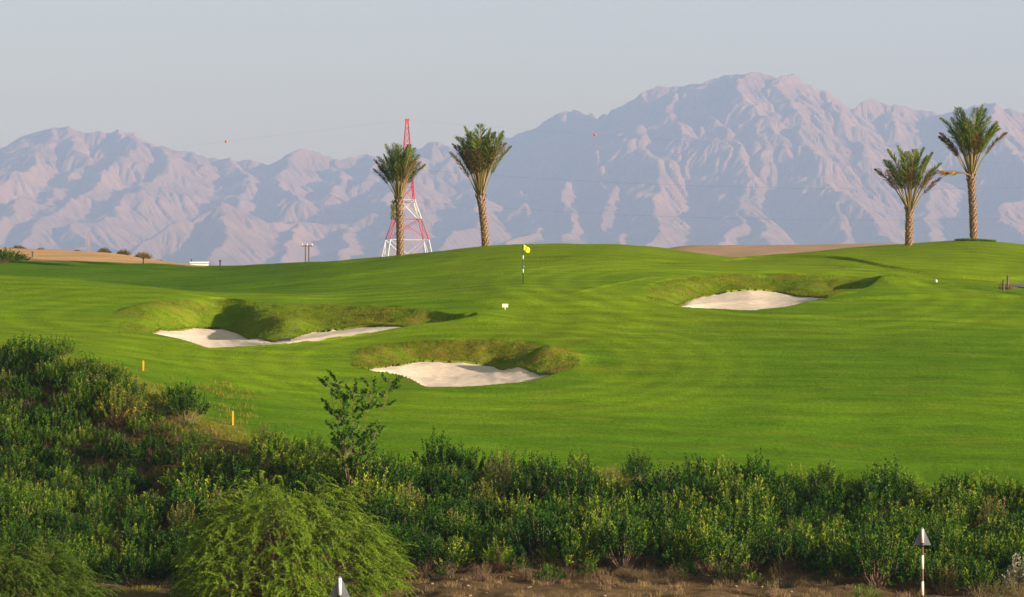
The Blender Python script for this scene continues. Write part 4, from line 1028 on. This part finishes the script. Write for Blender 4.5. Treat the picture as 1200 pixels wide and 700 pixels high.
# posts on the far left slope
for u, vt_, vb_, lb in ((168, 303, 310, 'small dark post on the far sandy slope at the left'), (258, 306, 314, 'small dark green post on the crest right of the white building'), (38, 296, 301, 'tiny dark post at the left end of the sandy ridge')):
    D = find_D(u, vb_, 228, 310); p = on_ground(u, D); kp = F/D
    o = MB().tube([(0, 0, -.1), (0, 0, (vb_-vt_)/kp)], .05, 8).box((0, 0, (vb_-vt_)/kp), (.15, .12, .1)).build('marker_post', M['navy'], None, loc=p); tag(o, lb, 'post')
# desert bushes on the sandy ridge
dm = [sprig_shrub('desert_bush', 500+i, .8, .68, 170, 14, .10, .045, M['desertbush'], stems_every=9) for i in range(3)]
for i, (u, w, lb) in enumerate(((22, 14, 'green one at the left end'), (48, 10, 'brown one right of the green one'), (62, 7, 'tiny third one from the left'), (90, 9, 'small one halfway'), (122, 16, 'leftmost of the three big ones'), (145, 17, 'middle of the three big ones'), (168, 20, 'biggest one above the dark post'), (187, 9, 'small one right of the biggest'), (197, 8, 'next to last one'), (206, 8, 'last one beside the white building'))):
    D = float(np.interp(u, _us, DK[10]))-3; x = (u-600)/F*D; s = w/(F/D)/1.45
    place(dm[i % 3], 'desert_bush', x, D, s, 'rounded bush on the sandy ridge, '+lb, 'bush', 'bushes on the sandy ridge')
gm = sprig_shrub('green_bush', 520, 1.3, 1.0, 120, 18, .12, .05, M['shrub'])
for u, D, s in ((4, 262, 1.0), (-16, 262, 1.15), (20, 264, .7), (-40, 263, 1.2)):
    if u == 4: place(gm, 'green_bush', (u-600)/F*D, D, s, 'large dark green bush at the left end of the far slope', 'bush', 'dark bushes at the left end of the far slope')
    elif u == 20: place(gm, 'green_bush', (u-600)/F*D, D, s, 'smaller dark green bush right of the large one on the far slope', 'bush', 'dark bushes at the left end of the far slope')
    else: place(gm, 'green_bush', (u-600)/F*D, D, s, 'dark green bush cut by the left edge on the far slope', 'bush', 'dark bushes at the left end of the far slope')

# striped posts with the back of a triangular sign
def striped_post(u, D, vtop, label, tri_w):
    x = (u-600)/F*D; g = gz(x, D); H = P(u, vtop, D).z-g; root = empty('sign_post', (x, D, g), -.05); tag(root, label, 'sign post', 'striped posts with triangular signs')
    r = .042; b = .46; z = H-.06
    MB().tube([(0, 0, -.2), (0, 0, H-.07)], r, 14).build('post', M['rust'], root, True)
    i = 0
    while z > .1:
        lo = max(z-b, .02); MB().tube([(0, 0, lo), (0, 0, z)], r+.006, 14).build('white_band', M['white'], root, True); z -= b*1.9
    MB().tube([(0, 0, H-.66), (0, 0, H-.525)], r+.008, 14).build('clamp', M['black'], root, True)
    hh = tri_w*1.04; q = MB().prism([(-tri_w/2, H-hh), (tri_w/2, H-hh), (tri_w/2-.02, H-hh+.05), (.02, H), (-.02, H), (-tri_w/2+.02, H-hh+.05)], r+.012, r+.020).build('sign_plate', M['plateback'], root)
    return root
striped_post(1081, 128, 618, 'striped white and brown post with a grey triangular plate at the lower right', .58)
striped_post(398, 104, 675, 'tip of a striped post with a triangular plate in front of the drooping bush', .62)
